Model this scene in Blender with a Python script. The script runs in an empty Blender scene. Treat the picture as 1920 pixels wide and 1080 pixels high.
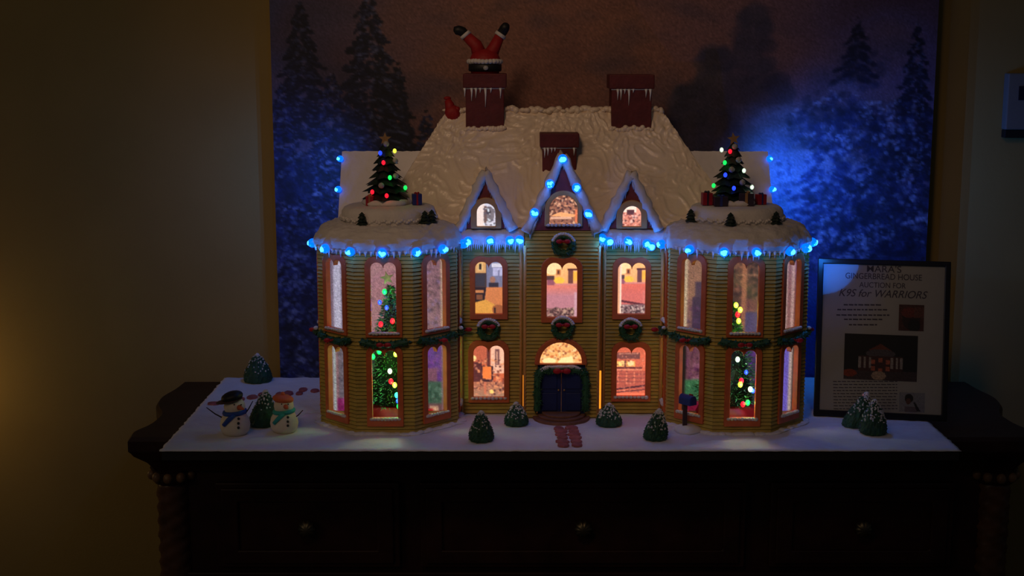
import bpy, bmesh, math, random
import numpy as np
from mathutils import Vector, Matrix, noise

R = math.radians
PI = math.pi
random.seed(7)
rng = np.random.default_rng(11)
scene = bpy.context.scene
C = scene.collection

# ------------------------------------------------------------------ camera
# world frame: z = 0 is the top of the snow board, y = 0 its front edge, the back wall stands at y = 0.62
FPX = 2550.0
PITCH = R(9.7)
CAM = Vector((0.0, -2.384, 0.704))
cam_d = bpy.data.cameras.new('camera')
cam_d.sensor_width = 36.0
cam_d.lens = FPX / 1920.0 * 36.0
cam_d.clip_start = 0.05
cam = bpy.data.objects.new('camera', cam_d)
C.objects.link(cam)
cam.location = CAM
cam.rotation_euler = (R(90) - PITCH, 0, 0)
scene.camera = cam

# ------------------------------------------------------------------ world, room light, exposure
w = bpy.data.worlds.new('night_room')
scene.world = w
w.use_nodes = True
w.node_tree.nodes['Background'].inputs[0].default_value = (0.80, 0.84, 1.0, 1)
w.node_tree.nodes['Background'].inputs[1].default_value = 0.018

def light(name, kind, loc, power, col, **kw):
    d = bpy.data.lights.new(name, kind)
    d.energy = power
    d.color = col
    for k, v in kw.items():
        setattr(d, k, v)
    o = bpy.data.objects.new(name, d)
    C.objects.link(o)
    o.location = loc
    return o

def aim(o, target):
    o.rotation_euler = (Vector(target) - o.location).to_track_quat('-Z', 'Y').to_euler()

key = light('ceiling_spot', 'SPOT', (-0.55, -1.9, 2.0), 41.0, (1.0, 0.61, 0.35), spot_size=R(40), spot_blend=1.0, shadow_soft_size=0.28)
aim(key, (0.06, 0.40, 0.56))
wall_fill = light('left_wall_fill', 'AREA', (-2.3, -2.3, 1.3), 3.2, (1.0, 0.74, 0.46), size=1.0)  # added unseen fill that brightens the wall left of the canvas
aim(wall_fill, (-0.7, 0.6, 0.2))
lamp = light('wall_night_light', 'POINT', (-1.33, 0.47, 0.0), 0.55, (1.0, 0.62, 0.22), shadow_soft_size=0.03)

scene.view_settings.view_transform = 'Standard'
scene.view_settings.look = 'None'
scene.view_settings.gamma = 1.0
scene.view_settings.exposure = 0.0
scene.view_settings.use_curve_mapping = False

# ------------------------------------------------------------------ helpers: sight lines measured on the photo
def _ray(px, py):
    fw = Vector((0, math.cos(PITCH), -math.sin(PITCH)))
    up = Vector((0, math.sin(PITCH), math.cos(PITCH)))
    return fw + Vector((1, 0, 0)) * ((px - 960) / FPX) + up * (-(py - 540) / FPX)

def P(px, py, Y):
    d = _ray(px, py)
    return CAM + d * ((Y - CAM.y) / d.y)

def G(px, py, z=0.0):
    d = _ray(px, py)
    return CAM + d * ((z - CAM.z) / d.z)

def zat(py, Y):
    return P(960, py, Y).z

def xat(px, py, Y):
    return P(px, py, Y).x

def s2l(c):
    return tuple((x / 12.92 if x <= 0.04045 else ((x + 0.055) / 1.055) ** 2.4) for x in (v / 255.0 for v in c))

# ------------------------------------------------------------------ materials
MATS = {}
def mat(name, col, rough=0.6, var=0.12, scale=40.0, bump=0.0, bscale=None, metal=0.0, spec=0.4, emit=None, estr=0.0, dist=0.002, coat=0.0):
    if name in MATS:
        return MATS[name]
    m = bpy.data.materials.new(name)
    m.use_nodes = True
    nt = m.node_tree
    b = nt.nodes['Principled BSDF']
    tc = nt.nodes.new('ShaderNodeTexCoord')
    nz = nt.nodes.new('ShaderNodeTexNoise')
    nz.inputs['Scale'].default_value = scale
    nz.inputs['Detail'].default_value = 5
    nt.links.new(tc.outputs['Object'], nz.inputs['Vector'])
    rp = nt.nodes.new('ShaderNodeValToRGB')
    rp.color_ramp.elements[0].position = 0.3
    rp.color_ramp.elements[1].position = 0.7
    rp.color_ramp.elements[0].color = tuple(max(0, c * (1 - var)) for c in col) + (1,)
    rp.color_ramp.elements[1].color = tuple(min(1, c * (1 + var)) for c in col) + (1,)
    nt.links.new(nz.outputs['Fac'], rp.inputs[0])
    nt.links.new(rp.outputs[0], b.inputs['Base Color'])
    b.inputs['Roughness'].default_value = rough
    b.inputs['Metallic'].default_value = metal
    b.inputs['Specular IOR Level'].default_value = spec
    b.inputs['Coat Weight'].default_value = coat
    if bump > 0:
        n2 = nt.nodes.new('ShaderNodeTexNoise')
        n2.inputs['Scale'].default_value = bscale or scale * 3
        n2.inputs['Detail'].default_value = 6
        nt.links.new(tc.outputs['Object'], n2.inputs['Vector'])
        bp = nt.nodes.new('ShaderNodeBump')
        bp.inputs['Strength'].default_value = bump
        bp.inputs['Distance'].default_value = dist
        nt.links.new(n2.outputs['Fac'], bp.inputs['Height'])
        nt.links.new(bp.outputs[0], b.inputs['Normal'])
    if emit:
        b.inputs['Emission Color'].default_value = tuple(emit) + (1,)
        b.inputs['Emission Strength'].default_value = estr
    MATS[name] = m
    return m

def print_mat(name, lit, strength=1.0, rough=0.5):
    """flat print held in the colour attribute of its panel; a backlit one gives off that light"""
    if name in MATS:
        return MATS[name]
    m = bpy.data.materials.new(name)
    m.use_nodes = True
    nt = m.node_tree
    b = nt.nodes['Principled BSDF']
    a = nt.nodes.new('ShaderNodeAttribute')
    a.attribute_name = 'print'
    b.inputs['Roughness'].default_value = rough
    if lit:
        b.inputs['Base Color'].default_value = (0.05, 0.05, 0.05, 1)
        nt.links.new(a.outputs['Color'], b.inputs['Emission Color'])
        b.inputs['Emission Strength'].default_value = strength
    else:
        nz = nt.nodes.new('ShaderNodeTexNoise')
        nz.inputs['Scale'].default_value = 300
        mx = nt.nodes.new('ShaderNodeMixRGB')
        mx.blend_type = 'MULTIPLY'
        mx.inputs[0].default_value = 0.25
        nt.links.new(a.outputs['Color'], mx.inputs[1])
        nt.links.new(nz.outputs['Fac'], mx.inputs[2])
        nt.links.new(mx.outputs[0], b.inputs['Base Color'])
    MATS[name] = m
    return m

def glass_mat():
    m = bpy.data.materials.new('picture_glass')
    m.use_nodes = True
    nt = m.node_tree
    nt.nodes.remove(nt.nodes['Principled BSDF'])
    out = nt.nodes['Material Output']
    tr = nt.nodes.new('ShaderNodeBsdfTransparent')
    gl = nt.nodes.new('ShaderNodeBsdfGlossy')
    gl.inputs['Roughness'].default_value = 0.01
    fr = nt.nodes.new('ShaderNodeFresnel')
    fr.inputs[0].default_value = 1.5
    mx = nt.nodes.new('ShaderNodeMixShader')
    nt.links.new(fr.outputs[0], mx.inputs[0])
    nt.links.new(tr.outputs[0], mx.inputs[1])
    nt.links.new(gl.outputs[0], mx.inputs[2])
    nt.links.new(mx.outputs[0], out.inputs[0])
    return m

M_WALL = mat('tan_wall_paint', (0.36, 0.255, 0.088), 0.85, 0.05, 6, 0.35, 260, dist=0.001, spec=0.2)
M_FLOOR = mat('brown_floor', (0.12, 0.07, 0.04), 0.5, 0.2, 8)
M_WOOD = mat('dark_mahogany', (0.030, 0.010, 0.007), 0.42, 0.35, 18, 0.1, 60, spec=0.35)
M_WOODL = mat('worn_gilt_wood', (0.20, 0.11, 0.05), 0.45, 0.3, 60, 0.2)
M_COLUMN = mat('carved_brown_wood', (0.10, 0.045, 0.022), 0.38, 0.35, 30, 0.1, 60)
M_METAL = mat('aged_brass', (0.12, 0.105, 0.07), 0.4, 0.3, 80, metal=0.8)
M_BOARD = mat('shaded_board_edge', (0.02, 0.02, 0.022), 0.8, 0.1, 30)  # shade on the board edge put into a near-black colour
M_SNOW = mat('royal_icing_snow', (0.80, 0.78, 0.80), 0.7, 0.04, 30, 0.5, 120, dist=0.002, spec=0.3)
M_ICING = mat('swirled_roof_icing', (0.84, 0.72, 0.59), 0.31, 0.04, 30, 0.35, 90, dist=0.003, spec=0.5)
M_FLUFF = mat('rough_white_icing', (0.66, 0.63, 0.61), 0.65, 0.05, 40, 0.6, 160, dist=0.002)
M_ICE = mat('icicle_icing', (0.80, 0.84, 0.90), 0.35, 0.03, 60)
M_SIDING = mat('yellow_gingerbread_siding', (0.48, 0.345, 0.075), 0.7, 0.15, 45, 0.3, 200)
M_POST = mat('amber_lit_corner_icing', (0.70, 0.36, 0.10), 0.6, 0.1, 60)  # orange seam glow on the posts put into their colour
M_FRAME = mat('red_orange_icing', (0.62, 0.14, 0.045), 0.55, 0.12, 60, 0.2)
M_CREAM = mat('cream_arch_icing', (0.50, 0.28, 0.10), 0.55, 0.1, 60)
M_BRICK = mat('brick_red_fondant', (0.115, 0.017, 0.022), 0.6, 0.2, 55, 0.4, 150)
M_GABLE = mat('dark_red_gable', (0.20, 0.036, 0.034), 0.65, 0.2, 60, 0.3)
M_DOOR = mat('navy_door_fondant', (0.012, 0.022, 0.12), 0.5, 0.15, 50)
M_GREEN = mat('dark_green_icing', (0.018, 0.085, 0.038), 0.6, 0.35, 120, 0.4, 300)
M_SHRUB = mat('pine_green_icing', (0.016, 0.068, 0.034), 0.6, 0.3, 120, 0.5, 260)
M_TREE = mat('deep_green_tree', (0.006, 0.018, 0.013), 0.6, 0.4, 150, 0.3)
M_TINSEL = mat('tinsel_green', (0.05, 0.28, 0.10), 0.35, 0.5, 200, spec=0.6)
M_RED = mat('bow_red', (0.42, 0.012, 0.022), 0.45, 0.15, 80)
M_SUIT = mat('suit_red', (0.32, 0.012, 0.014), 0.6, 0.1, 80, 0.3)
M_BLACK = mat('boot_black', (0.010, 0.010, 0.012), 0.5, 0.1, 50)
M_STEP = mat('brown_step_biscuit', (0.22, 0.10, 0.06), 0.7, 0.2, 60, 0.4)
M_STONE = mat('red_path_stone', (0.36, 0.10, 0.10), 0.7, 0.3, 80, 0.4)
M_SNOWMAN = mat('cream_fondant', (0.72, 0.64, 0.50), 0.55, 0.05, 60)
M_CARROT = mat('orange_fondant', (0.62, 0.13, 0.04), 0.6, 0.1, 60)
M_BLUESC = mat('blue_scarf_fondant', (0.02, 0.07, 0.33), 0.6, 0.1, 60)
M_TEALSC = mat('teal_scarf_fondant', (0.03, 0.35, 0.30), 0.6, 0.1, 60)
M_BROWN = mat('chocolate_brown', (0.06, 0.03, 0.025), 0.6, 0.2, 60)
M_TWIG = mat('dark_twig', (0.03, 0.02, 0.03), 0.7, 0.2, 60)
M_MAILBLUE = mat('mailbox_blue', (0.018, 0.03, 0.20), 0.5, 0.1, 60)
M_POSTDK = mat('mailbox_post', (0.06, 0.03, 0.04), 0.6, 0.2, 60)
M_GOLD = mat('star_gold', (0.50, 0.30, 0.13), 0.35, 0.2, 80, metal=0.6)
M_SILVER = mat('dull_silver_ball', (0.35, 0.36, 0.36), 0.35, 0.1, 80)
M_GREY = mat('light_grey_plastic', (0.20, 0.20, 0.20), 0.5, 0.03, 40)
M_SCREEN = mat('dark_screen', (0.012, 0.010, 0.03), 0.3, 0.1, 20)
M_FRAMEBK = mat('black_picture_frame', (0.006, 0.006, 0.008), 0.35, 0.1, 40)
M_PAPER = mat('poster_paper', (0.42, 0.44, 0.50), 0.7, 0.02, 40)
M_INK = mat('poster_ink', (0.07, 0.065, 0.11), 0.7, 0.1, 60)
M_CANVASBK = mat('canvas_edge_blue_lit', (0.06, 0.14, 0.55), 0.8, 0.15, 40)  # blue LED light on the canvas sides put into their colour
M_INNER = mat('pale_pink_room_wall', (0.70, 0.50, 0.50), 0.7, 0.08, 40)
M_WHITEB = mat('white_card', (0.72, 0.70, 0.72), 0.7, 0.03, 40)
M_GLASS = glass_mat()
M_GIFT = [mat('gift_red', (0.30, 0.012, 0.03), 0.4, 0.1), mat('gift_blue', (0.02, 0.03, 0.18), 0.4, 0.1), mat('gift_gold', (0.30, 0.17, 0.07), 0.4, 0.1), mat('gift_dark', (0.03, 0.02, 0.04), 0.4, 0.1)]

def glow(name, col, s):
    return mat(name, tuple(min(1, c) for c in col), 0.3, 0.05, 20, emit=col, estr=s)
M_LEDB = glow('blue_led_dome', (0.0, 0.13, 1.0), 1.6)
M_LEDC = glow('blue_led_tip', (0.12, 0.72, 1.0), 1.5)
BULB = {'red': glow('red_bulb', (1.0, 0.01, 0.03), 1.3), 'green': glow('green_bulb', (0.01, 0.95, 0.12), 1.2), 'blue': glow('blue_bulb', (0.02, 0.06, 1.0), 1.5),
        'yellow': glow('yellow_bulb', (0.85, 1.0, 0.08), 1.1), 'white': glow('white_bulb', (0.75, 1.0, 0.75), 1.0), 'cyan': glow('cyan_bulb', (0.05, 0.95, 0.7), 1.1)}
BULBC = {'red': (1, .02, .02), 'green': (.02, 1, .1), 'blue': (.05, .1, 1), 'yellow': (.8, 1, .1), 'white': (.8, 1, .8), 'cyan': (.05, 1, .6)}
M_SEAM = glow('warm_seam_glow', (1.0, 0.30, 0.02), 1.3)

# ------------------------------------------------------------------ mesh builder
class MB:
    def __init__(s):
        s.v = []
        s.f = []
    def add(s, vs, fs):
        o = len(s.v)
        s.v += [tuple(v) for v in vs]
        s.f += [tuple(i + o for i in f) for f in fs]
        return s
    def hexa(s, p):
        return s.add(p, [(0, 3, 2, 1), (4, 5, 6, 7), (0, 1, 5, 4), (1, 2, 6, 5), (2, 3, 7, 6), (3, 0, 4, 7)])
    def box(s, x0, x1, y0, y1, z0, z1, M=None):
        p = [Vector(q) for q in ((x0, y0, z0), (x1, y0, z0), (x1, y1, z0), (x0, y1, z0), (x0, y0, z1), (x1, y0, z1), (x1, y1, z1), (x0, y1, z1))]
        if M:
            p = [M @ q for q in p]
        return s.hexa(p)
    def lathe(s, prof, n=24, c=(0, 0, 0), M=None, fn=None, a0=0.0):
        """prof [(r, z)] bottom to top; fn(r, a, z) -> r"""
        vs, fs = [], []
        for (r, z) in prof:
            for k in range(n):
                a = a0 + 2 * PI * k / n
                rr = fn(r, a, z) if fn else r
                q = Vector((rr * math.cos(a), rr * math.sin(a), z))
                q = (M @ q) if M else q
                vs.append(q + Vector(c))
        m = len(prof)
        for i in range(m - 1):
            for k in range(n):
                k2 = (k + 1) % n
                fs.append((i * n + k, i * n + k2, (i + 1) * n + k2, (i + 1) * n + k))
        fs.append(tuple(reversed(range(n))))
        fs.append(tuple((m - 1) * n + k for k in range(n)))
        return s.add(vs, fs)
    def ball(s, c, r, n=12, m=8, M=None, wob=0.0, wf=60.0):
        rx, ry, rz = (r, r, r) if not hasattr(r, '__len__') else r
        vs, fs = [], []
        c = Vector(c)
        for i in range(m + 1):
            t = PI * i / m
            for k in range(n):
                a = 2 * PI * k / n
                q = Vector((rx * math.sin(t) * math.cos(a), ry * math.sin(t) * math.sin(a), -rz * math.cos(t)))
                if wob:
                    q *= 1 + wob * noise.noise((q + c) * wf)
                q = (M @ q) if M else q
                vs.append(c + q)
        for i in range(m):
            for k in range(n):
                k2 = (k + 1) % n
                if i == 0:
                    fs.append((k, (i + 1) * n + k2, (i + 1) * n + k))
                elif i == m - 1:
                    fs.append((i * n + k, i * n + k2, (i + 1) * n + k))
                else:
                    fs.append((i * n + k, i * n + k2, (i + 1) * n + k2, (i + 1) * n + k))
        return s.add(vs, fs)
    def tube(s, pts, r, n=8, wob=0.0, wf=80.0):
        pts = [Vector(p) for p in pts]
        rs = r if hasattr(r, '__len__') else [r] * len(pts)
        vs, fs = [], []
        for i, p in enumerate(pts):
            t = (pts[min(i + 1, len(pts) - 1)] - pts[max(i - 1, 0)]).normalized()
            ref = Vector((0, 0, 1)) if abs(t.z) < 0.9 else Vector((1, 0, 0))
            a = t.cross(ref).normalized()
            b = t.cross(a)
            for k in range(n):
                an = 2 * PI * k / n
                q = (a * math.cos(an) + b * math.sin(an)) * rs[i]
                if wob:
                    q *= 1 + wob * noise.noise((p + q) * wf)
                vs.append(p + q)
        m = len(pts)
        for i in range(m - 1):
            for k in range(n):
                k2 = (k + 1) % n
                fs.append((i * n + k, (i + 1) * n + k, (i + 1) * n + k2, i * n + k2))
        fs.append(tuple(range(n)))
        fs.append(tuple(reversed([(m - 1) * n + k for k in range(n)])))
        return s.add(vs, fs)
    def cone(s, p, tip, r, n=6):
        return s.tube([p, tip], [r, r * 0.04], n)
    def prism(s, outer, holes, d0, d1, frame):
        """2D outline (u, z) with holes, extruded between depths d0 and d1 of the frame"""
        bm = bmesh.new()
        es = []
        for loop in [outer] + list(holes):
            vv = [bm.verts.new((u, 0, z)) for (u, z) in loop]
            for i in range(len(vv)):
                es.append(bm.edges.new((vv[i], vv[(i + 1) % len(vv)])))
        bmesh.ops.triangle_fill(bm, use_beauty=True, use_dissolve=False, edges=es)
        bm.verts.index_update()
        base = [(v.co.x, v.co.z) for v in bm.verts]
        n = len(base)
        vs = [frame(u, z, d1) for (u, z) in base] + [frame(u, z, d0) for (u, z) in base]
        fs = []
        for f in bm.faces:
            ix = [v.index for v in f.verts]
            fs.append(tuple(ix))
            fs.append(tuple(i + n for i in reversed(ix)))
        o = 0
        for loop in [outer] + list(holes):
            k = len(loop)
            for i in range(k):
                a, b = o + i, o + (i + 1) % k
                fs.append((a, b, b + n, a + n))
            o += k
        bm.free()
        return s.add(vs, fs)
    def patch(s, A, B, Cc, D, n, m, amp=0.0, freq=60.0, dirn=(0, -0.55, 0.83), seed=0.0):
        A, B, Cc, D = map(Vector, (A, B, Cc, D))
        dv = Vector(dirn)
        vs, fs = [], []
        for j in range(m + 1):
            v = j / m
            for i in range(n + 1):
                u = i / n
                p = (A * (1 - u) + B * u) * (1 - v) + (D * (1 - u) + Cc * u) * v
                if amp:
                    p = p + dv * icing(p, amp, freq, seed)
                vs.append(p)
        for j in range(m):
            for i in range(n):
                a = j * (n + 1) + i
                fs.append((a, a + 1, a + n + 2, a + n + 1))
        return s.add(vs, fs)

def icing(p, amp, freq, seed=0.0):
    q = Vector(p) * freq + Vector((seed, seed * 0.7, 0))
    wv = noise.noise_vector(q * 0.45) * 1.7
    a = noise.noise(q * .6 + wv)
    b = noise.noise(q * 1.7 + wv * 1.6)
    c = noise.noise(q * 3.6 + wv * 3)
    top = min(1.0, max(0.0, (p[2] - .50) / .07))
    return amp * (1 + .5 * top) * (0.55 * a + 0.75 * (1 - min(1.0, 4.5 * abs(b))) + (0.12 + .75 * top) * c)

def wloc(o):
    v = Vector((0, 0, 0))
    while o:
        v += o.location
        o = o.parent
    return v

def obj(name, mb, m, parent=None, smooth=False, local=False, bevel=0.0, kind=None, label=None):
    me = bpy.data.meshes.new(name)
    off = Vector((0, 0, 0)) if (local or parent is None) else wloc(parent)
    me.from_pydata([(x - off.x, y - off.y, z - off.z) for (x, y, z) in mb.v], [], mb.f)
    me.update()
    bm = bmesh.new()
    bm.from_mesh(me)
    bmesh.ops.recalc_face_normals(bm, faces=bm.faces)
    bm.to_mesh(me)
    bm.free()
    if smooth:
        me.polygons.foreach_set('use_smooth', [True] * len(me.polygons))
    me.materials.append(m)
    o = bpy.data.objects.new(name, me)
    C.objects.link(o)
    if parent:
        o.parent = parent
    if bevel:
        b = o.modifiers.new('edge', 'BEVEL')
        b.width = bevel
        b.segments = 2
        b.limit_method = 'ANGLE'
    if kind:
        o['kind'] = kind
    if label:
        o['label'] = label
    return o

def tag(o, label, cat, group=None, kind=None):
    o['label'] = label
    o['category'] = cat
    if group:
        o['group'] = group
    if kind:
        o['kind'] = kind
    return o

def thing(name, label, cat, loc=(0, 0, 0), group=None, rot=None):
    o = bpy.data.objects.new(name, None)
    o.empty_display_size = 0.02
    C.objects.link(o)
    o.location = loc
    if rot:
        o.rotation_euler = rot
    return tag(o, label, cat, group)

def struct(name, mb, m):
    o = obj(name, mb, m)
    o['kind'] = 'structure'
    o['label'] = {'wall_back': 'tan painted room wall behind the sideboard', 'floor': 'dark brown floor under the sideboard'}[name]
    return o

def point(parent, loc, power, col, name='bulb_light', rad=0.0):
    o = light(name, 'POINT', Vector(loc) - wloc(parent), power, col, shadow_soft_size=rad)
    o.parent = parent
    return o

def fr_xz(Y):
    """frame of a wall that faces the viewer at depth Y; d is outward"""
    return lambda u, z, d: Vector((u, Y - d, z))

def fr_facet(cx, cy, ap, phi):
    n = Vector((math.sin(phi), -math.cos(phi), 0))
    t = Vector((math.cos(phi), math.sin(phi), 0))
    c = Vector((cx, cy, 0))
    return lambda u, z, d: c + n * (ap + d) + t * u + Vector((0, 0, z))

def clap(mb, frame, u0, u1, z0, z1, holes, pitch=0.0074, t=0.0030, back=0.005):
    """rows of clapboard with openings [(ua, ub, za, zb)]"""
    n = max(1, round((z1 - z0) / pitch))
    h = (z1 - z0) / n
    for i in range(n):
        a, b = z0 + i * h, z0 + (i + 1) * h
        segs = [(u0, u1)]
        for hole in holes:
            q = hole((a + b) / 2)
            if q:
                ha, hb = q
                nx = []
                for (s0, s1) in segs:
                    if hb <= s0 or ha >= s1:
                        nx.append((s0, s1))
                    else:
                        if ha > s0:
                            nx.append((s0, ha))
                        if hb < s1:
                            nx.append((hb, s1))
                segs = nx
        for (s0, s1) in segs:
            g = a + 0.0016
            mb.hexa([frame(s0, a, -.0012), frame(s1, a, -.0012), frame(s1, a, -back), frame(s0, a, -back),
                     frame(s0, b, -.0012), frame(s1, b, -.0012), frame(s1, b, -back), frame(s0, b, -back)])
            mb.hexa([frame(s0, g, t), frame(s1, g, t), frame(s1, g, -.0012), frame(s0, g, -.0012),
                     frame(s0, b, .0004), frame(s1, b, .0004), frame(s1, b, -.0012), frame(s0, b, -.0012)])

def hole_rect(r, k=0.004):
    return lambda z: (r[0] - k, r[1] + k) if r[2] - k < z < r[3] + k else None

def hole_double(r, k=0.005):
    u0, u1, z0, z1 = r[0] - k, r[1] + k, r[2] - k, r[3] + k
    rr = (u1 - u0) * 0.27
    def f(z):
        if not z0 < z < z1 - .002:
            return None
        e = 0 if z < z1 - rr else rr - math.sqrt(max(rr * rr - (z - z1 + rr) ** 2, 0))
        return (u0 + e, u1 - e)
    return f

def hole_arch(r, k=0.006):
    um, rx, ry = (r[0] + r[1]) / 2, (r[1] - r[0]) / 2 + k, (r[3] - r[2]) + k
    def f(z):
        if not r[2] - .002 < z < r[3] + k - .001:
            return None
        e = rx * math.sqrt(max(1 - (max(z - r[2], 0) / ry) ** 2, 0))
        return (um - e, um + e)
    return f

def double_arch(u0, u1, z0, z1, n=9):
    um = (u0 + u1) / 2
    r = (u1 - u0) / 4
    zs = z1 - r
    pts = [(u0, z0), (u1, z0)]
    for c in (um + r, um - r):
        for k in range(n + 1):
            a = PI * k / n
            q = (c + r * math.cos(a), zs + r * math.sin(a))
            if not (abs(pts[-1][0] - q[0]) < 1e-6 and abs(pts[-1][1] - q[1]) < 1e-6):
                pts.append(q)
    return pts

def arch(u0, u1, z0, z1, n=16):
    um, r = (u0 + u1) / 2, (u1 - u0) / 2
    zs = max(z0, z1 - r)
    ry = z1 - zs
    pts = [(u0, z0), (u1, z0)]
    for k in range(n + 1):
        a = PI * k / n
        q = (um + r * math.cos(a), zs + ry * math.sin(a))
        if not (abs(pts[-1][0] - q[0]) < 1e-6 and abs(pts[-1][1] - q[1]) < 1e-6) and not (abs(pts[0][0] - q[0]) < 1e-6 and abs(pts[0][1] - q[1]) < 1e-6):
            pts.append(q)
    return pts

# ------------------------------------------------------------------ prints
class Pic:
    def __init__(s, w, h, base):
        s.w, s.h = w, h
        s.a = np.ones((h, w, 3)) * np.array(base, float)
        s.yy, s.xx = np.mgrid[0:h, 0:w]
        s.yy = s.yy / (h - 1)
        s.xx = s.xx / (w - 1)
    def put(s, m, col, al=1.0):
        m = np.clip(m, 0, 1)[..., None] * al
        s.a = s.a * (1 - m) + np.array(col, float) * m
        return s
    def rect(s, x0, y0, x1, y1, col, al=1.0):
        return s.put(((s.xx >= x0) & (s.xx <= x1) & (s.yy >= y0) & (s.yy <= y1)).astype(float), col, al)
    def quad(s, pts, col, al=1.0):
        m = np.ones_like(s.xx)
        n = len(pts)
        for i in range(n):
            (xa, ya), (xb, yb) = pts[i], pts[(i + 1) % n]
            m *= ((xb - xa) * (s.yy - ya) - (yb - ya) * (s.xx - xa) >= 0)
        return s.put(m, col, al)
    def ell(s, cx, cy, rx, ry, col, al=1.0, soft=0.0):
        d = ((s.xx - cx) / rx) ** 2 + ((s.yy - cy) / ry) ** 2
        m = (d <= 1).astype(float) if soft == 0 else np.clip((1 - d) / soft, 0, 1)
        return s.put(m, col, al)
    def grad(s, y0, y1, col, al=1.0):
        return s.put(np.clip((s.yy - y0) / (y1 - y0), 0, 1), col, al)
    def speck(s, n, x0, y0, x1, y1, cols, r=0.03, al=0.9):
        for _ in range(n):
            cx, cy = rng.uniform(x0, x1), rng.uniform(y0, y1)
            s.ell(cx, cy, r * rng.uniform(.4, 1.3), r * rng.uniform(.4, 1.3) * s.w / s.h, cols[rng.integers(len(cols))], al)
        return s
    def noise(s, k):
        s.a = s.a * (1 + rng.normal(0, k, (s.h, s.w, 1)))
        return s

def panel(name, pic, frame, u0, u1, z0, z1, m, parent, local=False, d=0.0, kind=None, label=None, mask=None):
    """a printed panel: a fine grid that carries the print as its colour attribute; row 0 of the picture is the top"""
    h, w_ = pic.h, pic.w
    if name == 'pane':
        a = np.pad(pic.a, ((1, 1), (1, 1), (0, 0)), 'edge')
        pic.a = (2 * a[1:-1, 1:-1] + a[:-2, 1:-1] + a[2:, 1:-1] + a[1:-1, :-2] + a[1:-1, 2:]) / 6
    vs = [frame(u0 + (u1 - u0) * i / (w_ - 1), z1 + (z0 - z1) * j / (h - 1), d) for j in range(h) for i in range(w_)]
    fs = [(j * w_ + i, (j + 1) * w_ + i, (j + 1) * w_ + i + 1, j * w_ + i + 1) for j in range(h - 1) for i in range(w_ - 1)]
    if mask:
        def inside(j, i):
            q = mask(z1 + (z0 - z1) * (j + .5) / (h - 1))
            u = u0 + (u1 - u0) * (i + .5) / (w_ - 1)
            return q and q[0] <= u <= q[1]
        fs = [f for n_, f in enumerate(fs) if inside(n_ // (w_ - 1), n_ % (w_ - 1))]
    me = bpy.data.meshes.new(name)
    off = Vector((0, 0, 0)) if (local or parent is None) else wloc(parent)
    me.from_pydata([tuple(Vector(v) - off) for v in vs], [], fs)
    me.update()
    at = me.color_attributes.new('print', 'FLOAT_COLOR', 'POINT')
    c = np.clip(pic.a, 0, 255) / 255.0
    lin = np.where(c <= 0.04045, c / 12.92, ((c + 0.055) / 1.055) ** 2.4).reshape(-1, 3)
    at.data.foreach_set('color', np.hstack([lin, np.ones((len(lin), 1))]).astype(np.float32).ravel())
    me.materials.append(m)
    o = bpy.data.objects.new(name, me)
    C.objects.link(o)
    o.parent = parent
    if kind:
        o['kind'] = kind
    if label:
        o['label'] = label
    return o

# ================================================================== THE SETTING
WY = 0.625
struct('wall_back', MB().box(-3.2, 3.2, WY, WY + 0.1, -0.92, 1.9), M_WALL)
struct('floor', MB().box(-3.2, 3.2, -4.0, WY, -0.97, -0.92), M_FLOOR)

# ------------------------------------------------------------------ sideboard
SX = 0.142
side = thing('sideboard', 'dark carved wooden sideboard with three drawers under the snow board', 'sideboard', (SX, 0.38, -0.92))
half = [(-0.883, 0.150), (-0.889, 0.190), (-0.868, 0.245), (-0.864, 0.33), (-0.896, 0.405), (-0.904, 0.47), (-0.89, 0.545), (-0.886, 0.612)]
outl = half + [(-x, y) for (x, y) in reversed(half)]
def smooth_loop(p, it=2):
    for _ in range(it):
        q = []
        for i in range(len(p)):
            a, b = Vector(p[i]), Vector(p[(i + 1) % len(p)])
            q += [tuple(a * .8 + b * .2), tuple(a * .2 + b * .8)] if (a - b).length < 0.3 else [tuple(a), tuple(b)]
        p = q
    return p
outl = smooth_loop(outl)
cxm, cym = 0.0, 0.38
lv = [(-0.1, 0.040), (-0.092, 0.036), (-0.080, 0.028), (-0.062, 0.008), (-0.055, 0.004), (-0.050, 0.0), (-0.030, 0.0), (-0.022, 0.006)]
mb = MB()
n = len(outl)
vs = []
for (z, ins) in lv:
    for (x, y) in outl:
        k = 1 - ins / 0.88
        vs.append((SX + x * k, max(min(cym + (y - cym) * (1 - ins / 0.24), 0.612), 0.1), z))
fs = [(i * n + k, i * n + (k + 1) % n, (i + 1) * n + (k + 1) % n, (i + 1) * n + k) for i in range(len(lv) - 1) for k in range(n)]
fs += [tuple(reversed(range(n))), tuple((len(lv) - 1) * n + k for k in range(n))]
mb.add(vs, fs)
obj('top', mb, M_WOOD, side)
BY = 0.205
mb = MB()
mb.box(SX - 0.80, SX + 0.80, BY, 0.60, -0.86, -0.098)
mb.box(SX - 0.83, SX + 0.83, BY - 0.012, 0.605, -0.92, -0.86)
obj('body', mb, M_WOOD, side, bevel=0.003)
obj('rail', MB().box(SX - 0.80, SX + 0.80, BY - 0.012, BY, -0.345, -0.312), M_WOOD, side, bevel=0.003)
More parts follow.
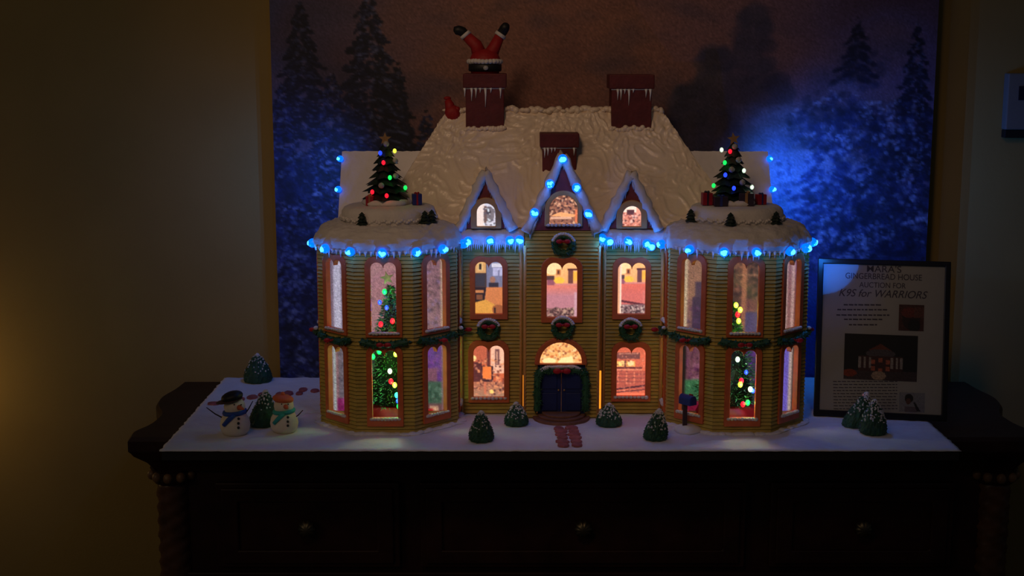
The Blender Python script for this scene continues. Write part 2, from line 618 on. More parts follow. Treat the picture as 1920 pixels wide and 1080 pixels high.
for s in (-1, 1):
    cx = SX + s * 0.815
    mb = MB()
    # rope-carved corner column
    ncol, nz_ = 28, 70
    vs, fs = [], []
    for j in range(nz_ + 1):
        z = -0.86 + (0.86 - 0.125) * j / nz_
        for k in range(ncol):
            a = 2 * PI * k / ncol
            r = 0.027 + 0.0075 * abs(math.sin(2.0 * (a + s * z * 55)))
            vs.append((cx + r * math.cos(a), 0.215 + r * math.sin(a), z))
    fs = [(j * ncol + k, j * ncol + (k + 1) % ncol, (j + 1) * ncol + (k + 1) % ncol, (j + 1) * ncol + k) for j in range(nz_) for k in range(ncol)]
    fs += [tuple(reversed(range(ncol))), tuple(nz_ * ncol + k for k in range(ncol))]
    mb.add(vs, fs)
    col = obj('column', mb, M_COLUMN, side, smooth=True)
    obj('capital', MB().lathe([(0.036, -0.128), (0.040, -0.12), (0.040, -0.103), (0.044, -0.098)], 20, (cx, 0.215, 0)), M_WOOD, col)
    for k in range(5):
        a = PI + PI * (k + 0.5) / 5
        obj('bead', MB().ball((cx + 0.040 * math.cos(a), 0.215 + 0.040 * math.sin(a), -0.112), (0.0095, 0.0095, 0.0105), 12, 8), M_WOODL, col, smooth=True)
for (x0, x1) in ((-0.585, -0.222), (-0.182, 0.462), (0.510, 0.872)):
    d = obj('drawer', MB().box(x0, x1, BY - 0.016, BY, -0.300, -0.125), M_WOOD, side, bevel=0.003)
    cxx = (x0 + x1) / 2
    fr = lambda u, z, dd: Vector((u, BY - 0.016 - dd, z))
    obj('drawer_moulding', MB().prism([(x0 + .012, -.290), (x1 - .012, -.290), (x1 - .012, -.135), (x0 + .012, -.135)],
        [[(x0 + .045, -.262), (x1 - .045, -.262), (x1 - .045, -.163), (x0 + .045, -.163)]], 0.0, 0.007, fr), M_WOOD, d, bevel=0.003)
    mb = MB().lathe([(0.006, 0.0), (0.006, 0.012), (0.014, 0.014), (0.0175, 0.019), (0.015, 0.025), (0.007, 0.029), (0.002, 0.030)], 40,
                    (cxx, BY - 0.0155, -0.213), Matrix.Rotation(R(90), 4, 'X'), fn=lambda r, a, z: r * (1 + (0.10 * math.cos(10 * a) if z > .013 else 0)))
    obj('knob', mb, M_METAL, d, smooth=True)

# ------------------------------------------------------------------ painted winter canvas
CVY = 0.575
cx0, cx1, cz0, cz1 = -0.517, 0.910, -0.022, 1.12
canvas = thing('winter_painting', 'large unframed canvas painting of snowy blue fir forest and dusky sky', 'painting', ((cx0 + cx1) / 2, CVY + 0.016, cz0))
GW, GH = 440, 350
pic = Pic(GW, GH, (150, 104, 92))
def cu(px, py):
    q = P(px, py, CVY)
    return (q.x - cx0) / (cx1 - cx0), (cz1 - q.z) / (cz1 - cz0)
def fbm_field(sx, sy, seed):
    a = np.zeros((GH, GW))
    for j in range(GH):
        for i in range(GW):
            a[j, i] = noise.noise(Vector((i / GW * sx, j / GH * sy, seed))) + 0.5 * noise.noise(Vector((i / GW * sx * 2.7, j / GH * sy * 2.7, seed + 5)))
    return a
f1 = fbm_field(5, 5, 3.1)
f2 = fbm_field(7, 11, 8.7)
xx, yy = pic.xx, pic.yy
pic.put(np.clip(1 - xx / 0.30, 0, 1), (70, 74, 118), 0.95)                 # blue dusk to one side
pic.put(np.clip((xx - 0.55) / 0.33, 0, 1), (92, 84, 128), 0.95)            # lavender to the other
pic.put(np.clip(f1 * 1.6, 0, 1), (88, 62, 72), 0.6)
pic.put(np.clip(-f1 * 1.3, 0, 1), (142, 100, 84), 0.6)
pic.put(np.clip(f2 * 1.8 - 0.2, 0, 1), (64, 64, 92), 0.5)
pic.put(np.clip((yy - 0.55) / 0.25, 0, 1), (36, 52, 128), 0.85)            # misty snow bank
def dab(x, y, rx, ry, col, al, ang=0.0):
    i0, i1 = int((x - max(rx, ry)) * (GW - 1)), int((x + max(rx, ry)) * (GW - 1)) + 2
    j0, j1 = int((y - max(rx, ry)) * (GH - 1)), int((y + max(rx, ry)) * (GH - 1)) + 2
    i0, j0, i1, j1 = max(i0, 0), max(j0, 0), min(i1, GW), min(j1, GH)
    if i0 >= i1 or j0 >= j1:
        return
    dx, dy = xx[j0:j1, i0:i1] - x, yy[j0:j1, i0:i1] - y
    c, s_ = math.cos(ang), math.sin(ang)
    q = ((dx * c + dy * s_) / rx) ** 2 + ((-dx * s_ + dy * c) / ry) ** 2
    m = np.clip((1 - q) * 1.6, 0, 1)[..., None] * al
    pic.a[j0:j1, i0:i1] = pic.a[j0:j1, i0:i1] * (1 - m) + np.array(col, float) * m
def fir(px, pt, pb, hw, cols, snow, nd=420, sn=0.25, al=0.75, ex=0.8, big=1.0):
    """drooping boughs in layers, painted from the crown down"""
    (x, yt), (_, yb) = cu(px, pt), cu(px, pb)
    hw = cu(px + hw, pt)[0] - x
    ph, nl = rng.uniform(0, 6), max(5, int((pb - pt) / 32))
    for t in np.sort(rng.random(nd) ** 0.62):
        sd = 1 if rng.random() < .5 else -1
        lay = (t * nl + ph + sd * .23) % 1.0
        lim = hw * (0.05 + 0.95 * t ** ex) * (0.50 + 0.50 * lay) * rng.uniform(.8, 1.08)
        o = rng.random() ** .7
        col = cols[rng.integers(len(cols))]
        a_ = al
        if rng.random() < sn * (0.35 + 1.1 * (1 - lay)):
            col, a_ = snow, al * 0.6
        dab(x + sd * o * lim, yt + (yb - yt) * t + o * 0.010, rng.uniform(.004, .011) * (0.45 + t * .6) * big, rng.uniform(.0026, .0048) * big, col, a_, sd * rng.uniform(.25, .8))
dark = [(14, 20, 44), (20, 26, 54), (10, 14, 32), (26, 34, 66)]
mid = [(30, 42, 96), (22, 32, 78), (40, 54, 112)]
fr_ = (150, 166, 214)
fir(745, 110, 420, 75, dark, (84, 92, 136), 900, .10)
fir(800, 200, 420, 60, dark + mid, (84, 92, 136), 500, .12)
fir(690, -20, 330, 112, dark, (104, 116, 166), 2200, .20)
fir(562, 0, 260, 78, dark, (96, 108, 160), 1300, .16)
fir(622, 130, 420, 95, dark + mid, (110, 122, 172), 1300, .22)
fir(528, 150, 460, 70, dark + mid, (110, 122, 172), 900, .22)
fir(690, 200, 560, 130, dark + mid, (110, 124, 176), 1600, .22)
fir(600, 250, 620, 100, mid + dark, fr_, 1700, .34)
fir(545, 300, 760, 80, mid + dark, fr_, 1300, .34)
fir(660, 330, 760, 120, mid + dark, fr_, 1300, .30)
fir(800, 300, 760, 120, mid + dark, fr_, 700, .2)
def bush(px, py, rx, ry, n, frost, al=.6):
    (x, y), (x2, y2) = cu(px, py), cu(px + rx, py + ry)
    sx_, sy_ = x2 - x, y2 - y
    for _ in range(n):
        a, q = rng.uniform(0, 2 * PI), rng.random() ** .6
        u, v = q * math.cos(a), q * math.sin(a)
        nn = noise.noise(Vector(((x + u * sx_) * 26, (y + v * sy_) * 26, 2.2)))
        lit = rng.random() < max(.03, .20 + .9 * nn + .15 * max(0, -v))
        col = frost if lit else (dark + mid)[rng.integers(7)]
        k = rng.uniform(.5, 1.25)
        dab(x + u * sx_, y + v * sy_, .0048 * k if lit else .009 * k, .0036 * k if lit else .007 * k, col, al * (.75 if lit else .55), rng.uniform(0, 3))
for (px, py, rx, ry) in ((560, 470, 60, 60), (610, 540, 70, 70), (540, 590, 50, 80), (590, 650, 80, 60), (545, 330, 45, 50)):
    bush(px, py, rx, ry, 260, (120, 136, 188))
# soft clouded trees, right of centre
for (px, pt, pb, hw) in ((1415, 20, 330, 70), (1340, 95, 330, 70), (1290, 170, 340, 60), (1450, 150, 380, 80)):
    (x, yt), (_, yb) = cu(px, pt), cu(px, pb)
    h_ = cu(px + hw, pt)[0] - x
    for _ in range(260):
        t = rng.random()
        o = rng.uniform(-1, 1)
        dab(x + o * h_ * (0.25 + 0.75 * t), yt + (yb - yt) * t, rng.uniform(.010, .022), rng.uniform(.012, .022), [(74, 66, 84), (62, 60, 84), (86, 80, 102), (50, 52, 78)][rng.integers(4)], 0.35)
fir(1610, 30, 150, 50, dark, (74, 82, 126), 300, 0.15, 0.42)
bush(1620, 130, 50, 40, 90, (80, 84, 130), .3)
fir(1722, 40, 330, 62, dark, (92, 104, 154), 1000, 0.22, 0.7)
for _ in range(160):
    x_, y_ = cu(1515 + rng.normal(0, 60), 370 + rng.normal(0, 75))
    dab(x_, y_, rng.uniform(.02, .04), rng.uniform(.015, .03), [(120, 130, 184), (96, 110, 172), (140, 148, 196)][rng.integers(3)], .22)
fir(1560, 180, 480, 110, mid, (84, 100, 176), 500, 0.25, 0.45, big=1.3)
fir(1470, 260, 620, 90, mid, (96, 116, 190), 300, 0.35, 0.3, big=1.3)
fir(1650, 200, 480, 80, mid + dark, (158, 170, 218), 1200, 0.42, 0.5)
fir(1725, 300, 720, 80, dark + mid, (120, 134, 190), 1200, 0.28, 0.6)
for (px, py, rx, ry) in ((1560, 230, 80, 60), (1640, 240, 70, 50), (1700, 250, 50, 70), (1640, 330, 80, 70), (1720, 380, 50, 70), (1580, 400, 70, 60), (1660, 430, 70, 60), (1720, 470, 50, 60), (1550, 460, 60, 50), (1610, 480, 60, 40)):
    bush(px, py, rx, ry, 250, (150, 164, 214), .55)
pic.noise(0.07)
frc = lambda u, z, d: Vector((u, CVY - d, z))
panel('painted_face', pic, frc, cx0, cx1, cz0, cz1, print_mat('oil_paint', False, rough=0.6), canvas)
mb = MB()
mb.box(cx0, cx1, CVY + 0.0005, CVY + 0.034, cz0, cz1)
obj('wrapped_edge', mb, M_CANVASBK, canvas)

# ------------------------------------------------------------------ wall device at the far side
q0, q1 = P(1889, 137, WY - 0.02), P(1889, 243, WY - 0.02)
dv = thing('wall_thermostat', 'pale grey wall thermostat box with small dark screen', 'thermostat', (q0.x + 0.045, WY - 0.014, q1.z))
x0, x1, z1_, z0_ = q0.x, q0.x + 0.09, q0.z, q1.z
obj('housing', MB().box(x0, x1, WY - 0.028, WY - 0.0005, z0_, z1_), M_GREY, dv, bevel=0.003)
obj('shadow_strip', MB().box(x0 + 0.001, x1 - .001, WY - 0.022, WY - 0.0005, z0_ - 0.018, z0_ - 0.0005), M_BLACK, dv, bevel=0.002)  # black strip standing in for the shadow below the housing
obj('screen', MB().box(x0 + 0.024, x1 - 0.02, WY - 0.0295, WY - 0.0275, z1_ - 0.058, z1_ - 0.028), M_SCREEN, dv)

# ------------------------------------------------------------------ snow board
BX0, BX1, BYF, BYB = -0.640, 0.816, 0.0, 0.566
bd = thing('snow_board', 'white icing snow board carrying the gingerbread house', 'board', (0.088, 0.283, -0.022))
obj('base_board', MB().box(BX0 + .003, BX1 - .003, BYF + .002, BYB, -0.0215, -0.004), M_BOARD, bd)
mb = MB()
nx, ny = 220, 90
vs, fs = [], []
for j in range(ny + 1):
    for i in range(nx + 1):
        x, y = BX0 + (BX1 - BX0) * i / nx, BYF + (BYB - BYF) * j / ny
        e = min(i, nx - i, j, ny - j)
        p = Vector((x, y, 0))
        z = 0.0011 * noise.noise(p * 38) + 0.0008 * noise.noise(p * 110)
        if e == 0:
            if i in (0, nx):
                x += 0.0035 * noise.noise(p * 70 + Vector((0, 0, 4)))
            else:
                y += 0.002 * noise.noise(p * 70)
            z -= 0.002
        vs.append((x, y, z - 0.0012))
fs = [(j * (nx + 1) + i, j * (nx + 1) + i + 1, (j + 1) * (nx + 1) + i + 1, (j + 1) * (nx + 1) + i) for j in range(ny) for i in range(nx)]
k0 = len(vs)
rim = [i for i in range(nx + 1)] + [j * (nx + 1) + nx for j in range(1, ny + 1)] + [ny * (nx + 1) + i for i in range(nx - 1, -1, -1)] + [j * (nx + 1) for j in range(ny - 1, 0, -1)]
for r_ in rim:
    vs.append((vs[r_][0], vs[r_][1], -0.0045))
nr = len(rim)
fs += [(rim[i], k0 + i, k0 + (i + 1) % nr, rim[(i + 1) % nr]) for i in range(nr)]
mb.add(vs, fs)
obj('snow_layer', mb, M_SNOW, bd, smooth=True)

# ================================================================== THE GINGERBREAD HOUSE
HX = 0.097
FYL = 0.25      # facade depth
BAY = 0.218     # centre bay depth
BH = 0.0714     # centre bay half width
TXS = (-0.2385, 0.4335)
TY, AP = 0.235, 0.131
FW = AP * math.tan(R(22.5))
ZE = 0.342
house = thing('gingerbread_house', 'yellow gingerbread mansion with twin octagonal towers and snowy icing roof', 'gingerbread house', (HX, 0.3, 0))

M_PIC = print_mat('backlit_room_print', True, 1.15)

def hole_arch2(r, k):
    um, rx = (r[0] + r[1]) / 2, (r[1] - r[0]) / 2
    zs = max(r[2], r[3] - rx)
    ry = r[3] - zs
    def f(z):
        if not r[2] - k < z < r[3] + k:
            return None
        e = (rx + k) * math.sqrt(max(1 - (max(z - zs, 0) / (ry + k)) ** 2, 0))
        return (um - e, um + e)
    return f

def window(frame, u0, u1, z0, z1, shape='double', pic=None, m=10, fm=None, border=0.0105, sill=True, name='window', lip=0.007, parent=house, base_border=None, label=None):
    """framed window: the frame is the part; pane and snow sill are its sub-parts"""
    fm = fm or M_FRAME
    fn = double_arch if shape == 'double' else arch
    bb = border if base_border is None else base_border
    inner = fn(u0, u1, z0, z1)
    outer = arch(u0 - border, u1 + border, z0 - bb, z1 + border) if shape != 'double' else double_outer(u0 - border, u1 + border, z0 - bb, z1 + border)
    o = obj(name, MB().prism(outer, [inner], -0.005, lip, frame), fm, parent, bevel=0.0014, label=label)
    if pic is not None:
        panel('pane', pic, frame, u0 - .004, u1 + .004, z0 - .004, z1 + .004, M_PIC, o, d=-0.0042, mask=(hole_double if shape == 'double' else hole_arch2)((u0, u1, z0, z1), .0035))
    if sill:
        mb = MB()
        k = 9
        for i in range(k):
            u = u0 - .002 + (u1 - u0 + .004) * i / (k - 1)
            c = frame(u, z0 - 0.0015, lip)
            mb.ball(c, (0.0042, 0.0042, random.uniform(.0026, .0038)), 8, 6, wob=.3)
        obj('snow_sill', mb, M_FLUFF, o, smooth=True)
    return o

def double_outer(u0, u1, z0, z1, n=7):
    """rounded-shoulder outline with a slight dip in the middle of its head"""
    um = (u0 + u1) / 2
    r = (u1 - u0) * 0.27
    pts = [(u0, z0), (u1, z0)]
    zs = z1 - r
    for k in range(n + 1):
        a = (PI / 2) * k / n
        pts.append((u1 - r + r * math.cos(a), zs + r * math.sin(a)))
    pts.append((um, z1 - 0.0025))
    for k in range(n + 1):
        a = PI / 2 + (PI / 2) * k / n
        pts.append((u0 + r + r * math.cos(a), zs + r * math.sin(a)))
    return pts

def wrect(px0, py0, px1, py1, Y):
    pm, qm = (px0 + px1) / 2, (py0 + py1) / 2
    return xat(px0, qm, Y), xat(px1, qm, Y), zat(py1, Y), zat(py0, Y)

# ---- printed rooms
def room_armchair():
    p = Pic(56, 100, (72, 62, 66))
    p.rect(0, 0, .45, .5, (60, 46, 44)).rect(.42, 0, 1, .5, (112, 116, 150)).grad(0, 1, (120, 80, 60), .35)
    p.rect(.06, .03, .40, .25, (206, 152, 96)).rect(.14, .07, .32, .21, (222, 178, 120)).rect(.2, .09, .26, .19, (40, 34, 34))
    p.rect(.60, .08, 1, .15, (205, 200, 215)).rect(.62, .16, .96, .3, (176, 172, 205)).rect(.8, .2, .84, .42, (120, 118, 150))
    p.rect(0, .28, .38, .48, (54, 50, 58)).ell(.62, .37, .09, .06, (150, 104, 86)).rect(.5, .42, .8, .5, (50, 42, 52))
    p.rect(0, .5, .42, .78, (40, 30, 34)).rect(.06, .55, .34, .6, (190, 120, 74)).rect(.1, .63, .3, .72, (120, 72, 48))
    p.rect(.42, .5, .95, .8, (196, 112, 66)).quad([(.42, .5), (.95, .52), (.95, .86), (.36, .74)], (200, 118, 70))
    p.quad([(0, .78), (.4, .72), (.78, .84), (.66, 1), (0, 1)], (214, 148, 66)).ell(.8, .9, .2, .09, (150, 84, 50)).rect(.66, .86, .72, .96, (44, 30, 30))
    return p.noise(.06)
def room_bed(door=False):
    p = Pic(56, 100, (250, 190, 128))
    p.grad(0, .45, (246, 160, 96), .8)
    p.ell(.22, .13, .25, .12, (255, 216, 160)).rect(.33, .16, .46, .26, (200, 120, 70)).rect(.37, .18, .43, .24, (90, 46, 40))
    p.rect(.68, .16, .82, .42, (110, 64, 60)).rect(.82, .2, .98, .35, (255, 180, 70)).rect(.66, .15, 1, .18, (80, 40, 40))
    p.rect(0, .27, .28, .34, (84, 56, 56)).rect(.06, .34, .34, .43, (150, 84, 100)).ell(.42, .35, .15, .06, (255, 190, 70)).rect(.28, .4, 1, .46, (214, 130, 120))
    p.rect(0, .43, 1, .84, (220, 122, 108)).grad(.46, .62, (176, 122, 140), .75)
    p.rect(0, .82, 1, 1, (140, 96, 92)).speck(140, 0, .82, 1, 1, [(86, 60, 60), (190, 150, 130), (60, 40, 44)], .035)
    p.rect(.86, .55, 1, 1, (200, 150, 160))
    if door:
        p.put(((p.yy > .43) & (p.yy < .84)).astype(float), (226, 96, 74), .6)
        p.rect(0, 0, .18, 1, (226, 160, 120)).rect(.13, 0, .19, 1, (255, 214, 190)).quad([(.19, .72), (1, .8), (1, .84), (.19, .76)], (96, 44, 50))
        p.rect(.19, .80, 1, 1, (140, 104, 104)).speck(140, .2, .82, 1, 1, [(70, 50, 54), (200, 170, 160)], .03)
    return p.noise(.05)
def room_dining():
    p = Pic(56, 100, (200, 96, 62))
    p.rect(.05, 0, .5, .35, (188, 92, 66)).rect(.56, 0, .95, .55, (240, 180, 150)).rect(.68, .12, .8, .4, (120, 76, 74)).rect(.72, .16, .76, .38, (220, 160, 130))
    p.rect(.44, 0, .54, .5, (96, 46, 44)).ell(.06, .28, .08, .05, (255, 220, 140))
    p.rect(0, .35, .3, .7, (90, 44, 44)).rect(.28, .42, .62, .70, (60, 32, 40)).rect(.32, .43, .58, .66, (240, 120, 56))
    p.rect(0, .7, 1, 1, (176, 104, 78)).grad(.7, 1, (160, 126, 100), .8)
    p.speck(170, 0, .3, 1, .95, [(70, 36, 40), (240, 150, 100), (120, 60, 52), (210, 130, 100)], .035, .75)
    p.rect(.32, .43, .58, .64, (242, 124, 60)).rect(.36, .7, .42, .92, (200, 110, 80)).ell(.58, .88, .07, .035, (255, 200, 110))
    return p.noise(.08)
def room_shelves():
    p = Pic(56, 100, (206, 92, 66))
    p.grad(0, .15, (216, 104, 76)).rect(.05, .16, .78, .28, (120, 70, 66)).rect(.12, .17, .72, .19, (190, 120, 100))
    p.rect(.05, .32, .62, .42, (250, 180, 96)).ell(.22, .36, .1, .05, (255, 220, 130)).ell(.5, .36, .1, .05, (255, 214, 150))
    p.rect(0, .43, .85, .46, (92, 46, 48)).rect(0, .47, .85, .49, (230, 140, 110)).rect(.3, .3, .36, .46, (120, 60, 54))
    p.rect(0, .5, 1, .84, (186, 88, 72))
    for x in (.1, .36, .6, .84):
        p.rect(x, .52, x + .03, .74, (240, 130, 96))
    for y in (.56, .63, .70):
        p.rect(0, y, 1, y + .015, (120, 60, 60))
    p.quad([(0, .84), (1, .76), (1, .79), (0, .87)], (70, 34, 44)).quad([(0, .9), (1, .84), (1, .86), (0, .92)], (90, 44, 50))
    p.rect(0, .92, 1, 1, (255, 116, 84)).speck(110, 0, .15, 1, .9, [(110, 56, 56), (230, 140, 110), (150, 76, 66)], .03, .6)
    return p.noise(.08)
def room_fan():
    p = Pic(90, 50, (250, 176, 104))
    p.speck(260, 0, 0, 1, 1, [(206, 110, 60), (255, 210, 150), (150, 84, 56), (255, 190, 120)], .026, .75)
    p.quad([(.15, .95), (.12, .82), (.28, .78), (.62, .5), (.72, .28), (.78, .95)], (255, 226, 158)).ell(.25, .85, .15, .12, (255, 226, 158))
    return p.noise(.04)
def room_attic():
    p = Pic(64, 72, (150, 96, 74))
    p.speck(260, 0, 0, 1, 1, [(70, 40, 36), (210, 140, 104), (110, 66, 52), (232, 176, 140), (50, 30, 30)], .04, .8)
    p.quad([(.1, .7), (.4, .58), (.9, .66), (.8, .74)], (246, 168, 110)).rect(.1, .72, .75, .8, (226, 170, 140)).rect(.86, .5, .93, .9, (230, 120, 80))
    return p.noise(.06)
def room_grey():
    p = Pic(44, 56, (206, 200, 214))
    p.rect(0, 0, .42, 1, (235, 214, 206)).ell(.62, .5, .24, .3, (120, 110, 116)).rect(.4, .2, .52, .8, (110, 84, 80)).ell(.6, .4, .1, .1, (60, 50, 54)).speck(50, .4, .2, 1, .9, [(220, 226, 236), (90, 84, 96)], .05, .7)
    return p.noise(.05)
def room_pink():
    p = Pic(44, 50, (240, 160, 136))
    p.rect(.05, .02, .7, .35, (255, 224, 204)).rect(.3, .26, .62, .45, (90, 50, 52)).rect(.1, .45, .8, 1, (226, 140, 120)).speck(90, 0, .4, 1, 1, [(150, 70, 64), (255, 206, 190), (90, 50, 54)], .05, .7)
    return p.noise(.05)

# ---- facade
fF, fB = fr_xz(FYL), fr_xz(BAY)
XL0, XL1 = TXS[0] + AP + 0.004, HX - BH - 0.004
XR0, XR1 = HX + BH + 0.0095, TXS[1] - AP - 0.004
w_ul = wrect(891, 490, 942, 588, FYL)
w_ll = wrect(888, 647, 945, 744, FYL)
w_ur = wrect(1158, 492, 1210, 588, FYL)
w_lr = wrect(1156, 650, 1210, 742, FYL)
w_uc = wrect(1025, 492, 1082, 594, BAY)
w_fan = wrect(1012, 641, 1091, 681, BAY)
w_dr = wrect(1008, 684, 1097, 777, BAY)
def grow(r, k=0.004):
    return (r[0] - k, r[1] + k, r[2] - k, r[3] + k)
for (x0, x1, hs, lb) in ((XL0, XL1, (w_ul, w_ll), 'yellow clapboard bay beside the first tower'), (XR0, XR1, (w_ur, w_lr), 'yellow clapboard bay beside the second tower')):
    mb = MB()
    clap(mb, fF, x0, x1, 0.0, ZE + 0.02, [hole_double(h) for h in hs])
    obj('siding', mb, M_SIDING, house, kind='stuff')
mb = MB()
clap(mb, fB, HX - BH, HX + BH, 0.0, zat(430, BAY), [hole_double(w_uc), hole_arch(w_fan), hole_rect(w_dr, .002)])
for sx in (-1, 1):
    fS = (lambda sx: (lambda u, z, d: Vector((HX + sx * (BH - 0.002 + d), u, z))))(sx)
    clap(mb, fS, BAY + .004, FYL + 0.002, 0, zat(430, BAY), [])
obj('siding', mb, M_SIDING, house, kind='stuff')
for (x, Y, r) in ((HX - BH, BAY, .0032), (HX + BH, BAY, .0032), (XL1 - .004, FYL - .002, .003), (XR0 + .004, FYL - .002, .003), (XL0 + .004, FYL - .002, .003), (XR1 - .004, FYL - .002, .003)):
    obj('corner_post', MB().tube([(x, Y, 0.0), (x, Y, .12), (x, Y, .24), (x, Y, ZE)], r, 8, wob=.15), M_POST, house, smooth=True)
window(fF, *w_ul, pic=room_armchair(), sill=False, label='upper window with a printed armchair room')
window(fF, *w_ll, pic=room_dining(), label='lower window with a printed dining room')
window(fF, *w_ur, pic=room_bed(True), sill=False, label='upper window with a printed doorway and bedroom')
window(fF, *w_lr, pic=room_shelves(), label='lower window with printed shelves')
window(fB, *w_uc, pic=room_bed(), sill=False, label='upper centre window with a printed bedroom')
window(fB, w_fan[0], w_fan[1], w_fan[2], w_fan[3], shape='arch', pic=room_fan(), border=0.010, sill=False, name='fanlight', base_border=0.002, label='half-round fanlight glowing warm yellow')
# glowing rods added behind the wall gaps, standing in for light leaking from inside
for (x, z0, z1, Y) in ((HX - BH - 0.0022, .012, .075, FYL + .012), (HX + BH + 0.0070, .008, .085, FYL + .008), (TXS[0] + AP + .0022, .01, .06, FYL + .012), (TXS[1] - AP - .0022, .01, .045, FYL + .012)):
    obj('seam_glow_rod', MB().tube([(x, Y, z0), (x, Y, z1)], 0.0024, 8), M_SEAM, house)
# front door
dz0, dz1 = w_dr[2], w_dr[3]
dl, dr_ = w_dr[0], w_dr[1]
for (a, b, kx) in ((dl, (dl + dr_) / 2 - .0006, 1), ((dl + dr_) / 2 + .0006, dr_, -1)):
    door = obj('door', MB().box(a, b, BAY - 0.001, BAY + 0.004, dz0, dz1), M_DOOR, house, bevel=0.0008)
    for (k0, k1) in ((.08, .44), (.52, .92)):
        h = dz1 - dz0
        obj('door_panel', MB().box(a + .008, b - .008, BAY - 0.0032, BAY - 0.0008, dz0 + h * k0, dz0 + h * k1), M_DOOR, door, bevel=0.0012)
    kxp = b - .005 if kx > 0 else a + .005
    obj('door_knob', MB().ball((kxp, BAY - .004, dz0 + .5 * (dz1 - dz0)), 0.0022, 10, 6), M_GOLD, door, smooth=True)
# half-round steps
for (r, z0, z1) in ((0.056, 0.0, 0.0042), (0.047, 0.0042, 0.0084), (0.038, 0.0084, 0.0126)):
    pts = [(HX + r * math.cos(PI + PI * k / 28), BAY - .001 + r * math.sin(PI + PI * k / 28)) for k in range(29)]
    mb = MB()
    n_ = len(pts)
    mb.add([(x, y, z0 - (0.002 if z0 == 0 else 0)) for (x, y) in pts] + [(x, y, z1) for (x, y) in pts], [tuple(reversed(range(n_))), tuple(n_ + i for i in range(n_))] + [(i, (i + 1) % n_, n_ + (i + 1) % n_, n_ + i) for i in range(n_)])
    obj('step', mb, M_STEP, house, bevel=0.001)

# ---- main hip roof
RE, RRY = 0.243, 0.39
ZR0, ZR1 = zat(428, RE), zat(207, RRY)
A, B = Vector((-0.272, RE, ZR0)), Vector((0.452, RE, ZR0))
D, Cc = Vector((xat(838, 215, RRY), RRY, ZR1)), Vector((xat(1240, 208, RRY), RRY, ZR1))
A2, B2 = Vector((-0.272, 0.537, ZR0)), Vector((0.452, 0.537, ZR0))
mb = MB()
mb.patch(A, B, Cc, D, 260, 100, 0.0034, 25)
mb.patch(B, B2, Cc, Cc, 40, 60, 0.0034, 25)
mb.patch(A2, A, D, D, 40, 60, 0.0034, 25)
mb.patch(B2, A2, D, Cc, 60, 20, 0.0034, 25)
obj('main_roof', mb, M_ICING, house, smooth=True, label='thick swirled white icing on the hip roof')
mb = MB()
for k in range(60):
    u = k / 59
    p = D.lerp(Cc, u) + Vector((0, random.uniform(-.004, .004), random.uniform(-.002, .003)))
    mb.ball(p, (random.uniform(.006, .011), .008, random.uniform(.004, .008)), 8, 6, wob=.5)
obj('ridge_icing', mb, M_ICING, house, smooth=True)
# dark core walls behind the roof so the house is closed
obj('rear_wall', MB().box(-0.24, 0.43, 0.50, 0.512, 0.0, ZR0 - 0.004), M_SIDING, house)
# side wings with snowy roofs
for (xa, xb, lb) in ((-0.347, -0.17, 'wing'), (0.352, 0.522, 'wing')):
    zr, ze = zat(284, 0.40), ZR0 - 0.01
    mb = MB()
    mb.patch((xa, .30, ze), (xb, .30, ze), (xb, .40, zr), (xa, .40, zr), 50, 40, 0.0016, 45)
    mb.patch((xb, .50, ze), (xa, .50, ze), (xa, .40, zr), (xb, .40, zr), 20, 20, 0.0016, 45)
    mb.patch((xa, .30, ze), (xa, .30, ze - .01), (xa, .40, zr - .012), (xa, .40, zr), 2, 30, 0.0)
    mb.patch((xb, .30, ze), (xb, .30, ze - .01), (xb, .40, zr - .012), (xb, .40, zr), 2, 30, 0.0)
    obj('wing_roof', mb, M_SNOW, house, smooth=True)
    xo, xi = (xa, xb) if xa < 0 else (xb, xa)
    s_ = 1 if xa < 0 else -1
    fg = lambda u, z, d: Vector((xo + s_ * (.006 - d), u, z))
    mb = MB().prism([(.306, 0.0), (.494, 0.0), (.494, ze - .004), (.40, zr - .010), (.306, ze - .004)], [], -0.004, 0.0, fg)
    obj('wing_wall', mb, M_SIDING, house)
    mb = MB()
    clap(mb, fr_xz(.306), min(xo + s_ * .006, xi), max(xo + s_ * .006, xi), 0.0, ze - .002, [])
    obj('siding', mb, M_SIDING, house, kind='stuff')

def chimney(px0, px1, cap0, pbase, Yf, depth, ice_px, cap_h=27):
    """brick-red stack with a cap; icicles hang below the cap"""
    xa, xb = xat(px0, cap0 + 40, Yf), xat(px1, cap0 + 40, Yf)
    zt, zb = zat(cap0, Yf - .004), zat(pbase, Yf) - .012
    zc = zat(cap0 + cap_h, Yf - .004)
    ch = obj('chimney', MB().box(xa, xb, Yf, Yf + depth, zb, zc), M_BRICK, house, bevel=.0015)
    e = .0050
    obj('chimney_cap', MB().box(xa - e, xb + e, Yf - e, Yf + depth + e, zc + .0002, zt), M_BRICK, ch, bevel=.002)
    mb = MB()
    mb.box(xa - .001, xb + .001, Yf - .0012, Yf - .0002, zc - .002, zc)
    for (ip, ln) in ice_px:
        x = xat(ip, cap0 + cap_h, Yf)
        mb.tube([(x, Yf - .002, zc), (x + .0006, Yf - .0022, zc - ln * .35), (x, Yf - .002, zc - ln)], [.0030, .0018, .0003], 6)
    obj('icicles', mb, M_ICE, ch, smooth=True, kind='stuff')
    return xa, xb, zt
CH1 = chimney(873, 945, 138, 240, 0.365, 0.074, ((871, .018), (884, .026), (892, .020), (900, .010), (910, .038), (920, .010), (938, .021)))
CH2 = chimney(1147, 1222, 140, 240, 0.365, 0.074, ((1158, .022), (1164, .022), (1171, .010), (1179, .033), (1187, .008), (1211, .017), (1219, .024)))
